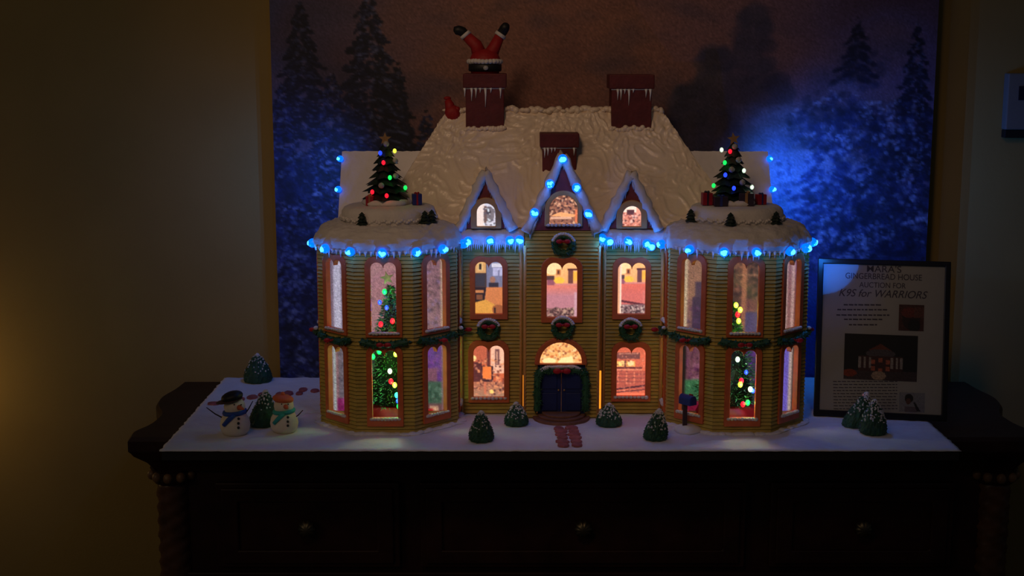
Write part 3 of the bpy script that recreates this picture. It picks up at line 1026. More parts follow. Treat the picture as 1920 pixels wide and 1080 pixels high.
CH3 = chimney(1017, 1081, 250, 322, 0.312, 0.06, ((1021, .020), (1027, .016), (1034, .010), (1040, .008), (1076, .016)))
for (x0, x1) in (CH1[:2], CH2[:2]):
    mb = MB()
    for k in range(15):
        mb.ball((x0 + (x1 - x0) * k / 14, .3635, zat(240, .365) + random.uniform(-.004, .001)), (.0055, .004, random.uniform(.003, .006)), 8, 6, wob=.4)
    obj('icing_bead', mb, M_ICING, house, smooth=True, kind='stuff')

# ---- gables
def gable(px, p_apex, p_base, hw_px, Y, Yb, pic, win, centre=False, label=None):
    xa = xat(px, p_apex, Y)
    za, zb = zat(p_apex, Y), zat(p_base, Y)
    hw = hw_px / FPX * (P(px, p_base, Y) - CAM).length * .985
    f = fr_xz(Y)
    g = obj('gable', MB().prism([(xa - hw, zb), (xa + hw, zb), (xa, za)], [arch(win[0] - .003, win[1] + .003, win[2] - .002, win[3] + .003)], -0.006, 0.0, f), M_GABLE, house, label=label)
    # icing slopes running back into the main roof
    mb = MB()
    for s in (-1, 1):
        e = Vector((xa + s * (hw + .004), Y - .003, zb - .004))
        t = Vector((xa, Y - .003, za + .004))
        eb, tb = Vector((e.x, Yb - .05, e.z)), Vector((t.x, Yb, t.z))
        mb.patch(e, t, tb, eb, 26, 26, .0022, 55, (s * .5, 0, .8))
    obj('gable_roof', mb, M_ICING, g, smooth=True)
    # icing border with a fringe of drips
    mb = MB()
    for s in (-1, 1):
        pts = [(xa + s * (hw + .002) * k / 14, Y - .003, za + .001 - (za - zb + .004) * k / 14) for k in range(15)]
        mb.tube(pts, [.0092 + .0014 * math.sin(k * 1.9) for k in range(15)], 10, wob=.4, wf=110)
        for k in range(1, 30):
            u = k / 30
            x = xa + s * (hw - .004) * u
            z = za - .004 - (za - zb) * u
            mb.tube([(x, Y - .003, z + .003), (x, Y - .0032, z - random.uniform(.010, .022))], [.0026, .0003], 5)
    obj('icing_fringe', mb, M_FLUFF, g, smooth=True, kind='stuff')
    u0, u1, z0, z1 = win
    window(f, u0, u1, z0, z1, 'arch', pic, fm=M_CREAM, border=.0115 if not centre else .0090, sill=centre, parent=g, base_border=.004, name='gable_window')
    return xa, za, zb, hw
slopeY = lambda z: RE + (z - ZR0) / (ZR1 - ZR0) * (RRY - RE)
gable(910, 322, 428, 50, 0.238, slopeY(zat(322, .238)), room_grey(), wrect(894, 381, 929, 424, .238), label='dark red gable with a pale round-headed window')
gable(1184, 324, 428, 52, 0.238, slopeY(zat(324, .238)), room_pink(), wrect(1167, 386, 1202, 424, .238), label='dark red gable with a pink-lit window')
gable(1055, 292, 432, 67, 0.213, slopeY(zat(292, .213)), room_attic(), wrect(1030, 366, 1083, 420, .213), True, label='tall centre gable with a sepia arched window')

# ---- eave icing over the bays
for (x0, x1) in ((XL0 - .004, HX - BH - .002), (HX + BH + .002, XR1 + .004)):
    mb = MB()
    k = 26
    pts = [(x0 + (x1 - x0) * i / (k - 1), FYL - .006, ZE + .014) for i in range(k)]
    vs = []
    mb.tube(pts, [.0155 + .002 * noise.noise(Vector(p) * 90) for p in pts], 12, wob=.18, wf=120)
    for i in range(34):
        x = x0 + (x1 - x0) * (i + .5) / 34
        mb.tube([(x, FYL - .018, ZE + .010), (x, FYL - .018, ZE - random.uniform(.002, .018))], [.0028, .0003], 5)
    obj('eave_icing', mb, M_FLUFF, house, smooth=True)

# ---- towers
SCY = TY + .02
def room_tower(sd):
    """printed screen of the tower room, laid out by sheet fractions"""
    cx = TXS[sd]
    p = Pic(150, 190, (150, 104, 112) if sd == 0 else (92, 62, 60))
    def R4(px0, py0, px1, py1, col, al=1.0):
        f = lambda px, py: ((xat(px, py, SCY) - cx + .126) / .252, (ZE - zat(py, SCY)) / (ZE - .002))
        (x0, y0), (x1, y1) = f(px0, py0), f(px1, py1)
        p.rect(x0, y0, x1, y1, col, al)
    def S4(n, px0, py0, px1, py1, cols, r=.012, al=.7):
        f = lambda px, py: ((xat(px, py, SCY) - cx + .126) / .252, (ZE - zat(py, SCY)) / (ZE - .002))
        (x0, y0), (x1, y1) = f(px0, py0), f(px1, py1)
        p.speck(n, x0, y0, x1, y1, cols, r, al)
    if sd == 0:
        R4(590, 480, 660, 640, (128, 104, 124)); S4(90, 636, 490, 655, 630, [(60, 44, 60), (150, 130, 150), (90, 70, 90)])
        R4(590, 480, 623, 800, (52, 34, 30)); R4(624, 480, 641, 640, (205, 198, 224)); R4(641, 480, 646, 560, (170, 140, 140))
        R4(690, 480, 770, 645, (186, 132, 138)); S4(40, 690, 480, 770, 630, [(206, 150, 150), (150, 104, 120), (120, 80, 100)], .014, .4)
        R4(792, 480, 826, 645, (158, 114, 126)); S4(110, 792, 485, 826, 640, [(96, 66, 76), (180, 136, 140), (70, 46, 60), (150, 120, 170)]); R4(826, 480, 830, 645, (226, 190, 160)); R4(830, 480, 860, 800, (66, 42, 34))
        R4(624, 648, 633, 800, (176, 194, 194)); R4(633, 648, 655, 800, (112, 98, 112)); S4(60, 634, 650, 655, 740, [(70, 60, 80), (150, 136, 150)]); R4(633, 746, 655, 776, (132, 22, 92)); R4(640, 746, 655, 758, (170, 60, 130))
        R4(690, 648, 770, 800, (60, 70, 66))
        R4(792, 648, 828, 715, (104, 56, 140)); S4(60, 792, 650, 828, 715, [(60, 30, 90), (150, 90, 140), (130, 60, 170)]); R4(792, 690, 820, 715, (140, 86, 110))
        R4(792, 715, 828, 756, (74, 104, 86)); S4(50, 792, 715, 828, 756, [(40, 70, 56), (110, 140, 120)]); R4(792, 756, 828, 790, (120, 80, 84)); R4(806, 762, 822, 778, (232, 176, 140)); R4(800, 766, 812, 780, (180, 30, 36))
    else:
        R4(1270, 480, 1335, 640, (166, 118, 94)); R4(1270, 560, 1335, 640, (136, 92, 92), .7); R4(1276, 480, 1284, 645, (70, 46, 34)); R4(1284, 480, 1287, 645, (226, 196, 160))
        R4(1304, 528, 1335, 640, (82, 62, 84)); R4(1298, 556, 1335, 640, (66, 46, 76)); S4(80, 1290, 575, 1330, 640, [(60, 36, 70), (96, 66, 100), (120, 50, 100)], .010)
        R4(1370, 480, 1440, 640, (92, 62, 56)); S4(180, 1370, 485, 1440, 560, [(50, 32, 32), (170, 110, 84), (130, 84, 66), (30, 22, 26)], .012, .8); R4(1392, 485, 1397, 640, (176, 112, 82)); R4(1380, 514, 1432, 517, (206, 150, 110)); R4(1424, 490, 1428, 640, (206, 168, 146)); R4(1398, 586, 1424, 640, (86, 74, 112)); R4(1400, 560, 1422, 584, (120, 70, 66)); R4(1380, 582, 1428, 584, (200, 150, 120), .6)
        R4(1466, 480, 1480, 640, (196, 158, 150)); R4(1480, 480, 1486, 640, (150, 98, 96)); R4(1486, 480, 1492, 640, (210, 166, 156)); R4(1492, 480, 1520, 800, (110, 40, 34))
        R4(1270, 648, 1335, 712, (122, 74, 88)); S4(80, 1280, 650, 1330, 712, [(70, 30, 56), (160, 100, 120), (110, 50, 96)]); R4(1278, 648, 1284, 800, (24, 18, 20)); R4(1284, 712, 1335, 752, (56, 112, 74)); S4(60, 1286, 712, 1330, 752, [(30, 80, 50), (90, 150, 100)]); R4(1284, 752, 1335, 800, (120, 18, 50)); S4(20, 1286, 752, 1330, 790, [(190, 160, 150), (150, 20, 60)])
        R4(1370, 648, 1440, 800, (64, 40, 84)); S4(120, 1400, 650, 1440, 760, [(110, 60, 170), (60, 30, 100), (140, 30, 80), (90, 80, 180)]); R4(1370, 765, 1440, 800, (150, 14, 60))
        R4(1462, 648, 1481, 800, (116, 96, 204)); R4(1481, 648, 1487, 800, (206, 180, 170)); R4(1487, 648, 1520, 800, (60, 28, 26))
    a = p.a
    for _ in range(2):
        a = (a + np.roll(a, 1, 0) + np.roll(a, -1, 0) + np.roll(a, 1, 1) + np.roll(a, -1, 1)) / 5
    p.a = a
    return p.noise(.10)
ZF = zat(640, TY - AP)      # storey line
wu = (zat(624, .10), zat(492, .10))
wl = (zat(784, .10), zat(657, .10))
hwu = .0238
TOWER = []
for ti, cx in enumerate(TXS):
    tw = obj('tower', MB().lathe([(AP / math.cos(R(22.5)) - .006, -.001), (AP / math.cos(R(22.5)) - .006, .004)], 8, (cx, TY, 0), a0=R(22.5)), M_SIDING, house, label='octagonal yellow tower with two storeys of windows')
    for ph in (-90, -45, 0, 45, 90, 135, 180, 225):
        f = fr_facet(cx, TY, AP, R(ph))
        mb = MB()
        win = abs(ph) <= 90
        clap(mb, f, -FW - .001, FW + .001, 0.0, ZE + .01, [hole_double((-hwu, hwu) + wu), hole_double((-hwu, hwu) + wl)] if win else [])
        obj('siding', mb, M_SIDING, tw, kind='stuff')
        if win:
            window(f, -hwu, hwu, wu[0], wu[1], parent=tw, border=.0105, lip=.006, base_border=.009)
            window(f, -hwu, hwu, wl[0], wl[1], parent=tw, border=.0105, lip=.006, base_border=.016)
    # the room inside: back screen with print, white side cards, ceiling
    fr = fr_xz(SCY)
    panel('room_screen', room_tower(ti), fr, cx - .126, cx + .126, 0.002, ZE, print_mat('backlit_screen_print', True, 0.64), tw)
    obj('screen_back', MB().box(cx - .125, cx + .125, SCY + .0005, SCY + .003, .002, ZE), M_INNER, tw)
    mb = MB()
    for i in range(120):
        a = 2 * PI * i / 120
        m_ = (a / (PI / 4) + .5) % 1 - .5
        rr = AP / math.cos(m_ * PI / 4) + .003
        mb.ball((cx + rr * math.sin(a), TY - rr * math.cos(a), .0), (random.uniform(.007, .015), random.uniform(.007, .014), random.uniform(.0015, .0045)), 8, 6, wob=.4)
    obj('snow_drift', mb, M_SNOW, tw, smooth=True)
    obj('tower_ceiling', MB().box(cx - .1, cx + .1, TY - .10, TY + .10, ZE - .003, ZE - .001), M_INNER, tw)
    for k_, (zz, pw) in enumerate(((ZE - .016, 0.016), (ZF - .006, 0.010))):
        point(tw, (cx + .01, TY - .085, zz), pw, (1.0, 0.72, 0.80), 'tower_lamp', 0.004)
    # icing roof in two tiers
    mb = MB()
    def wobf(r, a, z, cx=cx):
        m_ = ((a / (PI / 4)) + .5) % 1 - .5
        r = r * (.985 + .028 * (abs(m_) * 2) ** 2)
        return r + (.006 * noise.noise(Vector((cx * 9 + 3 * math.cos(a), 3 * math.sin(a), z * 40))) + .0025 * noise.noise(Vector((9 * math.cos(a), 9 * math.sin(a), z * 120)))) * (1 if r > .02 else 0)
    prof = [(.133, ZE - .003), (.140, ZE + .002), (.1435, ZE + .008), (.1445, ZE + .014), (.143, ZE + .021), (.139, ZE + .029), (.132, ZE + .037), (.121, ZE + .043), (.108, ZE + .047), (.085, ZE + .048), (.04, ZE + .048), (.002, ZE + .048)]
    pr2 = []
    for (q0, q1) in zip(prof[:-1], prof[1:]):
        pr2 += [(q0[0] + (q1[0] - q0[0]) * k / 4, q0[1] + (q1[1] - q0[1]) * k / 4) for k in range(4)]
    mb.lathe(pr2 + [prof[-1]], 160, (cx, TY, 0), fn=wobf)
    mb.v = [(x, y, z + icing((x, y, z), .0036, 46) * (1 if z > ZE + .01 else 0)) for (x, y, z) in mb.v]
    rf = obj('tower_roof', mb, M_FLUFF, tw, smooth=True)
    mb = MB()
    for i in range(84):
        a = 2 * PI * i / 84
        x, y = cx + .142 * math.cos(a), TY + .142 * math.sin(a)
        mb.tube([(x, y, ZE + .006), (x, y, ZE - random.uniform(.001, .012))], [.003, .0003], 5)
    obj('icicles', mb, M_ICE, rf, smooth=True, kind='stuff')
    mb = MB().lathe([(.086, ZE + .044), (.090, ZE + .050), (.091, ZE + .060), (.090, ZE + .068), (.086, ZE + .074), (.078, ZE + .078), (.05, ZE + .079), (.002, ZE + .079)], 80, (cx, TY, 0), fn=lambda r, a, z: r + (.003 * noise.noise(Vector((4 * math.cos(a), 4 * math.sin(a), z * 60 + ti))) if r > .02 else 0))
    obj('roof_drum', mb, M_FLUFF, tw, smooth=True)
    mb = MB()
    for i in range(120):
        a = 2 * PI * i / 120
        mb.ball((cx + .091 * math.cos(a), TY + .091 * math.sin(a), ZE + .055 + .002 * math.sin(i * 1.7)), (.004, .004, .003), 6, 4)
    obj('drum_piping', mb, M_FLUFF, tw, smooth=True, kind='stuff')
    TOWER.append(tw)
ZD = ZE + .079

# ================================================================== DECORATIONS
def foliage(n, h, r0, tiers, jag=9, seed=0, droop=.018, z0=0.0, c=(0, 0, 0), over=1.9):
    """jagged tiers of a small ornamental fir"""
    mb = MB()
    for t in range(tiers):
        a = t / tiers
        rr = r0 * (1 - a) ** .8 + .004
        zb = z0 + h * a
        zt = min(z0 + h, zb + h / tiers * over)
        k = jag * 2
        vs = [(c[0], c[1], zt)]
        for i in range(k):
            an = 2 * PI * i / k + t * 1.3 + seed
            q = rr * (1.0 if i % 2 == 0 else .80) * random.uniform(.9, 1.08)
            vs.append((c[0] + q * math.cos(an), c[1] + q * math.sin(an), zb - (droop * h if i % 2 == 0 else -droop * h * .5)))
        vs.append((c[0], c[1], zb + h / tiers * .25))
        fs = [(0, 1 + i, 1 + (i + 1) % k) for i in range(k)] + [(k + 1, 1 + (i + 1) % k, 1 + i) for i in range(k)]
        mb.add(vs, fs)
    return mb

def star_mesh(c, r, th=.0025, tilt=0.0):
    pts = []
    for i in range(10):
        a = PI / 2 + PI * i / 5 + tilt
        q = r if i % 2 == 0 else r * .42
        pts.append((c[0] + q * math.cos(a), c[2] + q * math.sin(a)))
    return MB().prism(pts, [], -th, th, lambda u, z, d: Vector((u, c[1] - d, z)))

def bulbs(t, spec, Y, r=.0036, power=.0):
    for (px, py, col) in spec:
        c = P(px, py, Y)
        b = obj('bulb', MB().ball(c, (r, r, r * 1.25), 10, 7), BULB[col], t, smooth=True)
        if power:
            point(b, c + Vector((0, -r * 1.8, .001)), power, BULBC[col])

# ---- trees on the tower roofs
for (cx, px, lb, spec, balls, stil) in (
    (TXS[0], 724, 'dark ornamental fir with red and green bulbs on the tower beside the snowmen', ((713, 287, 'blue'), (740, 283, 'yellow'), (719, 305, 'red'), (731, 333, 'green'), (760, 352, 'green'), (698, 360, 'red'), (725, 367, 'red')), ((724, 270), (741, 302), (742, 330), (715, 348)), 0.0),
    (TXS[1], 1372, 'dark ornamental fir with blue bulbs and gold star on the tower beside the framed poster', ((1353, 281, 'white'), (1369, 284, 'red'), (1359, 305, 'green'), (1360, 328, 'blue'), (1395, 320, 'white'), (1338, 348, 'green'), (1410, 351, 'white'), (1376, 353, 'blue')), ((1385, 300), (1372, 318), (1392, 342), (1378, 275)), 0.15)):
    x = xat(px, 375, TY)
    ht = zat(266, TY) - ZD
    t = thing('ornament_tree', lb, 'christmas tree', (x, TY, ZD), 'ornamental firs on the tower roofs')
    obj('base', MB().lathe([(.046, ZD), (.048, ZD + .004), (.044, ZD + .010), (.02, ZD + .013)], 28, (x, TY, 0), fn=lambda r, a, z: r * (1 + .05 * math.sin(5 * a))), M_FLUFF, t, smooth=True)
    mb = foliage(0, ht - .012, .045, 8, 9, cx, z0=ZD + .012, c=(x, TY, 0))
    obj('foliage', mb, M_TREE, t)
    obj('trunk', MB().tube([(x, TY, ZD + .006), (x, TY, ZD + ht * .8)], [.006, .002], 8), M_BROWN, t)
    obj('star', star_mesh((x, TY - .002, ZD + ht + .006), .0125, .002, stil), M_GOLD, t)
    def yfront(px_, py_):
        z = zat(py_, TY - .02)
        rr = .041 * max(0, 1 - (z - ZD - .01) / (ht - .01)) ** .85 + .004
        dx = min(abs(xat(px_, py_, TY - .02) - x), rr * .95)
        return TY - math.sqrt(max(rr * rr - dx * dx, 0)) - .003
    for s_ in spec:
        bulbs(t, [s_], yfront(s_[0], s_[1]), .0037, .0005)
    for (bx, by) in balls:
        obj('ornament', MB().ball(P(bx, by, yfront(bx, by) + .001), .0058, 10, 7), M_SILVER, t, smooth=True)
# ---- gifts beside those trees
def gift(px0, px1, py0, Y, m, m2, label, rz=0.0):
    xa, xb = xat(px0, 378, Y), xat(px1, 378, Y)
    z1 = zat(py0, Y)
    wd = xb - xa
    c = Vector(((xa + xb) / 2, Y + wd / 2, ZD))
    t = thing('gift_box', label, 'gift', c, 'gifts under the tower trees', (0, 0, rz))
    h = z1 - ZD
    obj('box', MB().box(-wd / 2, wd / 2, -wd * .4, wd * .4, 0.0005, h), m, t, local=True, bevel=.001)
    obj('ribbon', MB().box(-wd * .09, wd * .09, -wd * .42, wd * .42, 0.0005, h * 1.03), m2, t, local=True)
    obj('bow', MB().ball((-wd * .14, 0, h * 1.06), (wd * .15, wd * .1, h * .1), 8, 6).ball((wd * .14, 0, h * 1.06), (wd * .15, wd * .1, h * .1), 8, 6), m2, t, local=True, smooth=True)
gift(772, 790, 364, TY - .025, M_GIFT[1], M_GIFT[0], 'small navy gift box with red ribbon beside the fir on the snowmen side tower', .2)
gift(686, 701, 368, TY - .040, M_GIFT[0], M_GIFT[2], 'tiny red gift box in front of the fir on the snowmen side tower', -.2)
gift(1317, 1336, 362, TY - .030, M_GIFT[0], M_GIFT[3], 'red gift box with dark ribbon under the blue-bulb fir', .15)
gift(1340, 1366, 369, TY - .050, M_GIFT[3], M_GIFT[1], 'low dark gift box with blue ribbon under the blue-bulb fir')
gift(1387, 1415, 363, TY - .045, M_GIFT[3], M_GIFT[2], 'dark gift box with gold ribbon under the blue-bulb fir', -.1)
gift(1419, 1437, 365, TY - .020, M_GIFT[0], M_GIFT[1], 'small dark red gift box with blue ribbon at the roof edge under the blue-bulb fir', .3)
# ---- miniature firs against the roof drums
for (ti, px, lb) in ((0, 682, 'tiny dark fir against the drum of the first tower roof, below its fir'), (0, 797, 'tiny dark fir at the far side of the first tower drum, next to its twin'), (0, 809, 'outermost tiny dark fir of the first tower drum, near the dormer'),
                 (1, 1297, 'tiny dark fir on the dormer side of the second tower drum'), (1, 1364, 'tiny dark fir at the front of the second tower drum'), (1, 1452, 'tiny dark fir on the poster side of the second tower drum')):
    cx = TXS[ti]
    xo = xat(px, 412, TY - .06) - cx
    xo = max(min(xo, .092), -.092)
    y = TY - math.sqrt(max(.0985 ** 2 - xo ** 2, 0))
    t = thing('miniature_fir', lb, 'miniature tree', (cx + xo, y, ZE + .046), 'tiny firs on the tower roofs')
    mb = foliage(0, .024, .0085, 4, 6, px, z0=ZE + .050, c=(cx + xo, y, 0))
    obj('foliage', mb, M_TREE, t)
    obj('trunk', MB().tube([(cx + xo, y, ZE + .044), (cx + xo, y, ZE + .056)], .0015, 6), M_BROWN, t)

# ---- tinsel trees inside the towers
def tinsel(mb, c, z0, h, r0, n):
    for _ in range(n):
        t = random.random() ** 1.2
        a = random.uniform(0, 2 * PI)
        rr = r0 * (1 - t) + .003
        rad = rr * random.uniform(.55, 1.0)
        p = Vector((c[0] + rad * math.cos(a), c[1] + rad * math.sin(a), z0 + h * t))
        d = Vector((math.cos(a) + random.uniform(-.6, .6), math.sin(a) + random.uniform(-.6, .6), random.uniform(-.5, .7))).normalized() * random.uniform(.006, .011)
        s = d.cross(Vector((random.uniform(-1, 1), random.uniform(-1, 1), random.uniform(-1, 1)))).normalized() * .0011
        mb.add([p - s, p + s, p + d], [(0, 1, 2)])
for (cx, px, ptop, lb, spec, hs) in (
    (TXS[0] + .002, 727, 536, 'two-storey tinsel fir with green bulbs and star inside the tower beside the snowmen',
     ((721, 547, 'green'), (712, 567, 'blue'), (725, 577, 'blue'), (748, 560, 'red'), (748, 601, 'green'), (736, 602, 'red'), (714, 608, 'red'), (711, 659, 'green'), (699, 669, 'green'), (742, 664, 'yellow'), (731, 696, 'white'), (740, 722, 'yellow'), (744, 741, 'cyan'), (746, 752, 'blue'), (748, 762, 'green'), (733, 715, 'red')), True),
    (TXS[1] - .006, 1392, 566, 'tinsel fir with white and blue bulbs inside the tower beside the framed poster',
     ((1380, 572, 'yellow'), (1388, 581, 'yellow'), (1383, 590, 'red'), (1385, 602, 'yellow'), (1383, 674, 'white'), (1399, 698, 'blue'), (1390, 714, 'red'), (1388, 721, 'yellow'), (1407, 730, 'white'), (1412, 733, 'blue'), (1393, 758, 'red'), (1402, 755, 'green')), False)):
    cy = TY - .012
    t = thing('tinsel_tree', lb, 'christmas tree', (cx, cy, .004), 'tinsel firs inside the towers')
    ztop = zat(ptop, cy)
    mb = MB()
    tinsel(mb, (cx, cy), .034, ztop - .034, .070, 3800)
    obj('foliage', mb, M_TINSEL, t)
    obj('inner_cone', MB().lathe([(.048, .034), (.03, .12), (.014, .2 if hs else .17), (.001, ztop - .01)], 20, (cx, cy, 0)), M_TREE, t, smooth=True)
    obj('skirt', MB().lathe([(.06, .004), (.062, .010), (.055, .024), (.035, .036), (.01, .040)], 26, (cx, cy, 0), fn=lambda r, a, z: r * (1 + .06 * math.sin(9 * a))), M_RED, t, smooth=True)
    if hs:
        obj('star', star_mesh((xat(726, 521, cy - .01), cy - .012, zat(521, cy - .01)), .014, .0015, .2), mat('silver_gold_star', (.62, .58, .38), .3, .3, 150, metal=.3), t)
    for s_ in spec:
        z = zat(s_[1], TY - .07)
        rr = .068 * max(0, 1 - (z - .055) / (ztop - .055)) + .006
        bulbs(t, [s_], max(cy - rr - .007, TY - .114), .0046 if s_[2] != 'blue' else .0038, .028)

# ---- LED string lights
def led(parent, c, out, power=.028, r=.0094, sout=None, beam=None):
    c, out = Vector(c), Vector(out).normalized()
    rot = out.to_track_quat('Z', 'Y').to_matrix().to_4x4()
    b = obj('bulb', MB().ball(c, (r * .95, r * .95, r * 1.0), 14, 9, rot), M_LEDB, parent, smooth=True)
    obj('glow_tip', MB().ball(c + out * r * .62, (r * .68, r * .60, r * .50), 12, 8, rot, wob=.5, wf=200), M_LEDC, b, smooth=True)
    if beam:                                   # a lensed LED that throws its light one way
        o = light('led_light', 'SPOT', c + Vector(beam).normalized() * (r * 2.6) - wloc(b), power, (0.02, 0.22, 1.0), spot_size=R(150), spot_blend=1.0, shadow_soft_size=0.0)
        o.rotation_euler = Vector(beam).to_track_quat('-Z', 'Y').to_euler()
        o.parent = b
    else:
        point(b, c + (Vector(sout).normalized() * (r * 3.4) if sout else out * (r * 1.9) + Vector((0, 0, -.006))), power, (0.02, 0.22, 1.0), 'led_light')
def string(label, loc):
    return thing('string_lights', label, 'string lights', loc, 'blue string lights on the house')
for (cx, offs, lb) in ((TXS[0], (-86, -49, -24, 0, 25, 48, 80), 'blue string lights around the eave of the tower beside the snowmen'), (TXS[1], (-80, -44, -17, 6, 34, 54, 86), 'blue string lights around the eave of the tower beside the framed poster')):
    t = string(lb, (cx, TY, ZE))
    for a in offs:
        a = R(a)
        led(t, (cx + .1475 * math.sin(a), TY - .1475 * math.cos(a), ZE + .005 + random.uniform(-.001, .001)), (math.sin(a), -math.cos(a), -.1), power=.026 if abs(a) < R(80.5) else (.34 if cx > 0 else .12), sout=None if abs(a) < R(80.5) else (math.sin(a), -.35, -1.1))
t = string('blue string lights along the eave above the armchair window', (-.03, FYL, ZE))
for (px, py) in ((878, 452), (919, 451), (956, 451), (974, 450)):
    led(t, P(px, py, FYL - .024), (0, -1, -.1))
t = string('blue string lights along the eave above the printed doorway window', (.23, FYL, ZE))
for (px, py) in ((1129, 447), (1142, 453), (1178, 452), (1213, 457), (1221, 462)):
    led(t, P(px, py, FYL - .024), (0, -1, -.1))
t = string('five blue lights climbing the tall centre gable', (HX, .213, zat(430, .213)))
for (px, py) in ((1055, 298), (1031, 345), (1081, 352), (1002, 399), (1103, 401)):
    led(t, P(px, py, .200), (0, -1, -.05), power=.015)
for (px, lb, s_) in ((642, 'pair of blue lights on the wing roof edge beside the dark painted firs', -1), (1440, 'pair of blue lights on the wing roof edge above the framed poster', 1)):
    xe = -.346 if s_ < 0 else .520
    t = string(lb, (xe, .35, ZR0))
    for (py, Y) in ((297, .392), (354, .352)):
        z = zat(py, Y)
        led(t, (xe + s_ * .003, Y - .010, z), (s_ * .6, -.8, 0), power=2.1 if s_ > 0 else .70, r=.0070, beam=(s_ * .85, 1.0, -.55))

# ---- wreaths
def bow(mb, c, s=1.0):
    c = Vector(c)
    for k in (-1, 1):
        mb.ball(c + Vector((k * .0075 * s, 0, 0)), (.0068 * s, .0028 * s, .0046 * s), 10, 7)
    mb.ball(c + Vector((0, -.001, 0)), (.0024 * s, .003 * s, .0026 * s), 8, 6)
    return mb
def wreath(px, py, Y, label, snow=True, ro=.0165):
    c = P(px, py, Y - .008)
    t = thing('wreath', label, 'wreath', (c.x, Y - .002, c.z - ro - .007), 'wreaths on the facade')
    mb = MB()
    for k in range(150):
        a = 2 * PI * k / 150 * 5
        q = random.uniform(-.0055, .0055)
        rr = ro + q
        p = c + Vector((rr * math.cos(a + k * .01), random.uniform(-.004, .004), rr * math.sin(a + k * .01)))
        d = Vector((random.uniform(-1, 1), random.uniform(-1, .1), random.uniform(-1, 1))).normalized() * .006
        mb.tube([p, p + d], [.0026, .0004], 5)
    pts = [c + Vector((ro * math.cos(2 * PI * k / 28), 0, ro * math.sin(2 * PI * k / 28))) for k in range(29)]
    mb.tube(pts, .0058, 8, wob=.2)
    obj('greenery', mb, M_GREEN, t)
    obj('bow', bow(MB(), c + Vector((0, -.008, ro * .45))), M_RED, t, smooth=True)
    if snow:
        mb = MB()
        for k in range(13):
            a = R(25 + 130 * k / 12)
            mb.ball(c + Vector(((ro + .005) * math.cos(a), -.003, (ro + .005) * math.sin(a))), (.004, .0045, .0034), 8, 6, wob=.4)
        obj('snow', mb, M_FLUFF, t, smooth=True)
wreath(1056, 459, BAY, 'snow-topped green wreath under the tall centre gable')
wreath(1055, 615, BAY, 'green wreath with red bow above the glowing fanlight')
wreath(916, 618, FYL, 'green wreath with red bow between the armchair and dining windows')
wreath(1182, 618, FYL, 'green wreath with red bow between the doorway and shelves windows')

# ---- garlands
def garland(pts, r, label, loc, bowc, snowpts=None, group='garlands under the tower windows', dens=90, bows=1.0):
    t = thing('garland', label, 'garland', loc, group)
    pts = [Vector(p) for p in pts]
    mb = MB()
    mb.tube(pts, r, 8, wob=.3)
    for _ in range(dens):
        k = random.random() * (len(pts) - 1)
        i = int(k)
        p = pts[i].lerp(pts[i + 1], k - i)
        d = Vector((random.uniform(-1, 1), random.uniform(-1, .3), random.uniform(-1, 1))).normalized()
        mb.tube([p + d * r * .5, p + d * r * 1.7], [r * .45, r * .05], 5)
    obj('greenery', mb, M_GREEN, t)
    obj('bow', bow(MB(), bowc, bows), M_RED, t, smooth=True)
    if snowpts:
        mb = MB()
        for p in snowpts:
            mb.ball(p, (.0042, .004, .0034), 8, 6, wob=.4)
        obj('snow', mb, M_FLUFF, t, smooth=True)
names = {-90: 'outer side facet', -45: 'first angled facet', 0: 'front facet', 45: 'second angled facet', 90: 'last side facet'}
tn = ('the tower beside the snowmen', 'the tower beside the framed poster')
fac = ({-90: 'the outer side, nearest the snowmen', -45: 'the angled side facing the snowmen', 0: 'the front', 45: 'the angled side facing the door', 90: 'the inner side, against the facade'},
       {-90: 'the inner side, against the facade', -45: 'the angled side facing the door', 0: 'the front', 45: 'the angled side facing the poster', 90: 'the outer side, nearest the poster'})
for ti, cx in enumerate(TXS):
    for ph in (-90, -45, 0, 45, 90):
        f = fr_facet(cx, TY, AP, R(ph))
        pts = [f(-.044 + .088 * k / 16, ZF + .001 - .0065 * math.sin(PI * k / 16), .008) for k in range(17)]
        sn = [f(u, ZF + .008, .009) for u in (-.045, -.041, .041, .045)] if abs(ph) == 90 else None
        garland(pts, .0062, 'green swag on %s of %s' % (fac[ti][ph], tn[ti]), f(0, ZF - .016, .008), f(0, ZF - .004, .015), sn)
# arch of greenery around the door
xl, xr = xat(1008, 730, BAY), xat(1098, 730, BAY)
zt = zat(687, BAY)
pts = [(xl, BAY - .007, .016 + (zt - .03 - .016) * k / 8) for k in range(9)]
for k in range(1, 8):
    a = PI - (PI / 2) * k / 8
    pts.append((xl + .016 + .016 * math.cos(a), BAY - .007, zt - .022 + .016 * math.sin(a)))
pts += [(xl + .02 + (xr - xl - .04) * k / 8, BAY - .007, zt - .005) for k in range(9)]
for k in range(1, 8):
    a = PI / 2 - (PI / 2) * k / 8
    pts.append((xr - .016 + .016 * math.cos(a), BAY - .007, zt - .022 + .016 * math.sin(a)))
pts += [(xr, BAY - .007, zt - .03 - (zt - .046) * k / 8) for k in range(9)]
sn = [(xl + .004 + (xr - xl - .008) * k / 22, BAY - .010, zt + .001 - .012 * abs(2 * k / 22 - 1) ** 6) for k in range(23)]
garland(pts, .0068, 'arch of dark greenery with red bow around the navy front door', (HX, BAY - .007, .012), ((xl + xr) / 2, BAY - .016, zt - .006), sn, 'door garland', 260, 1.25)

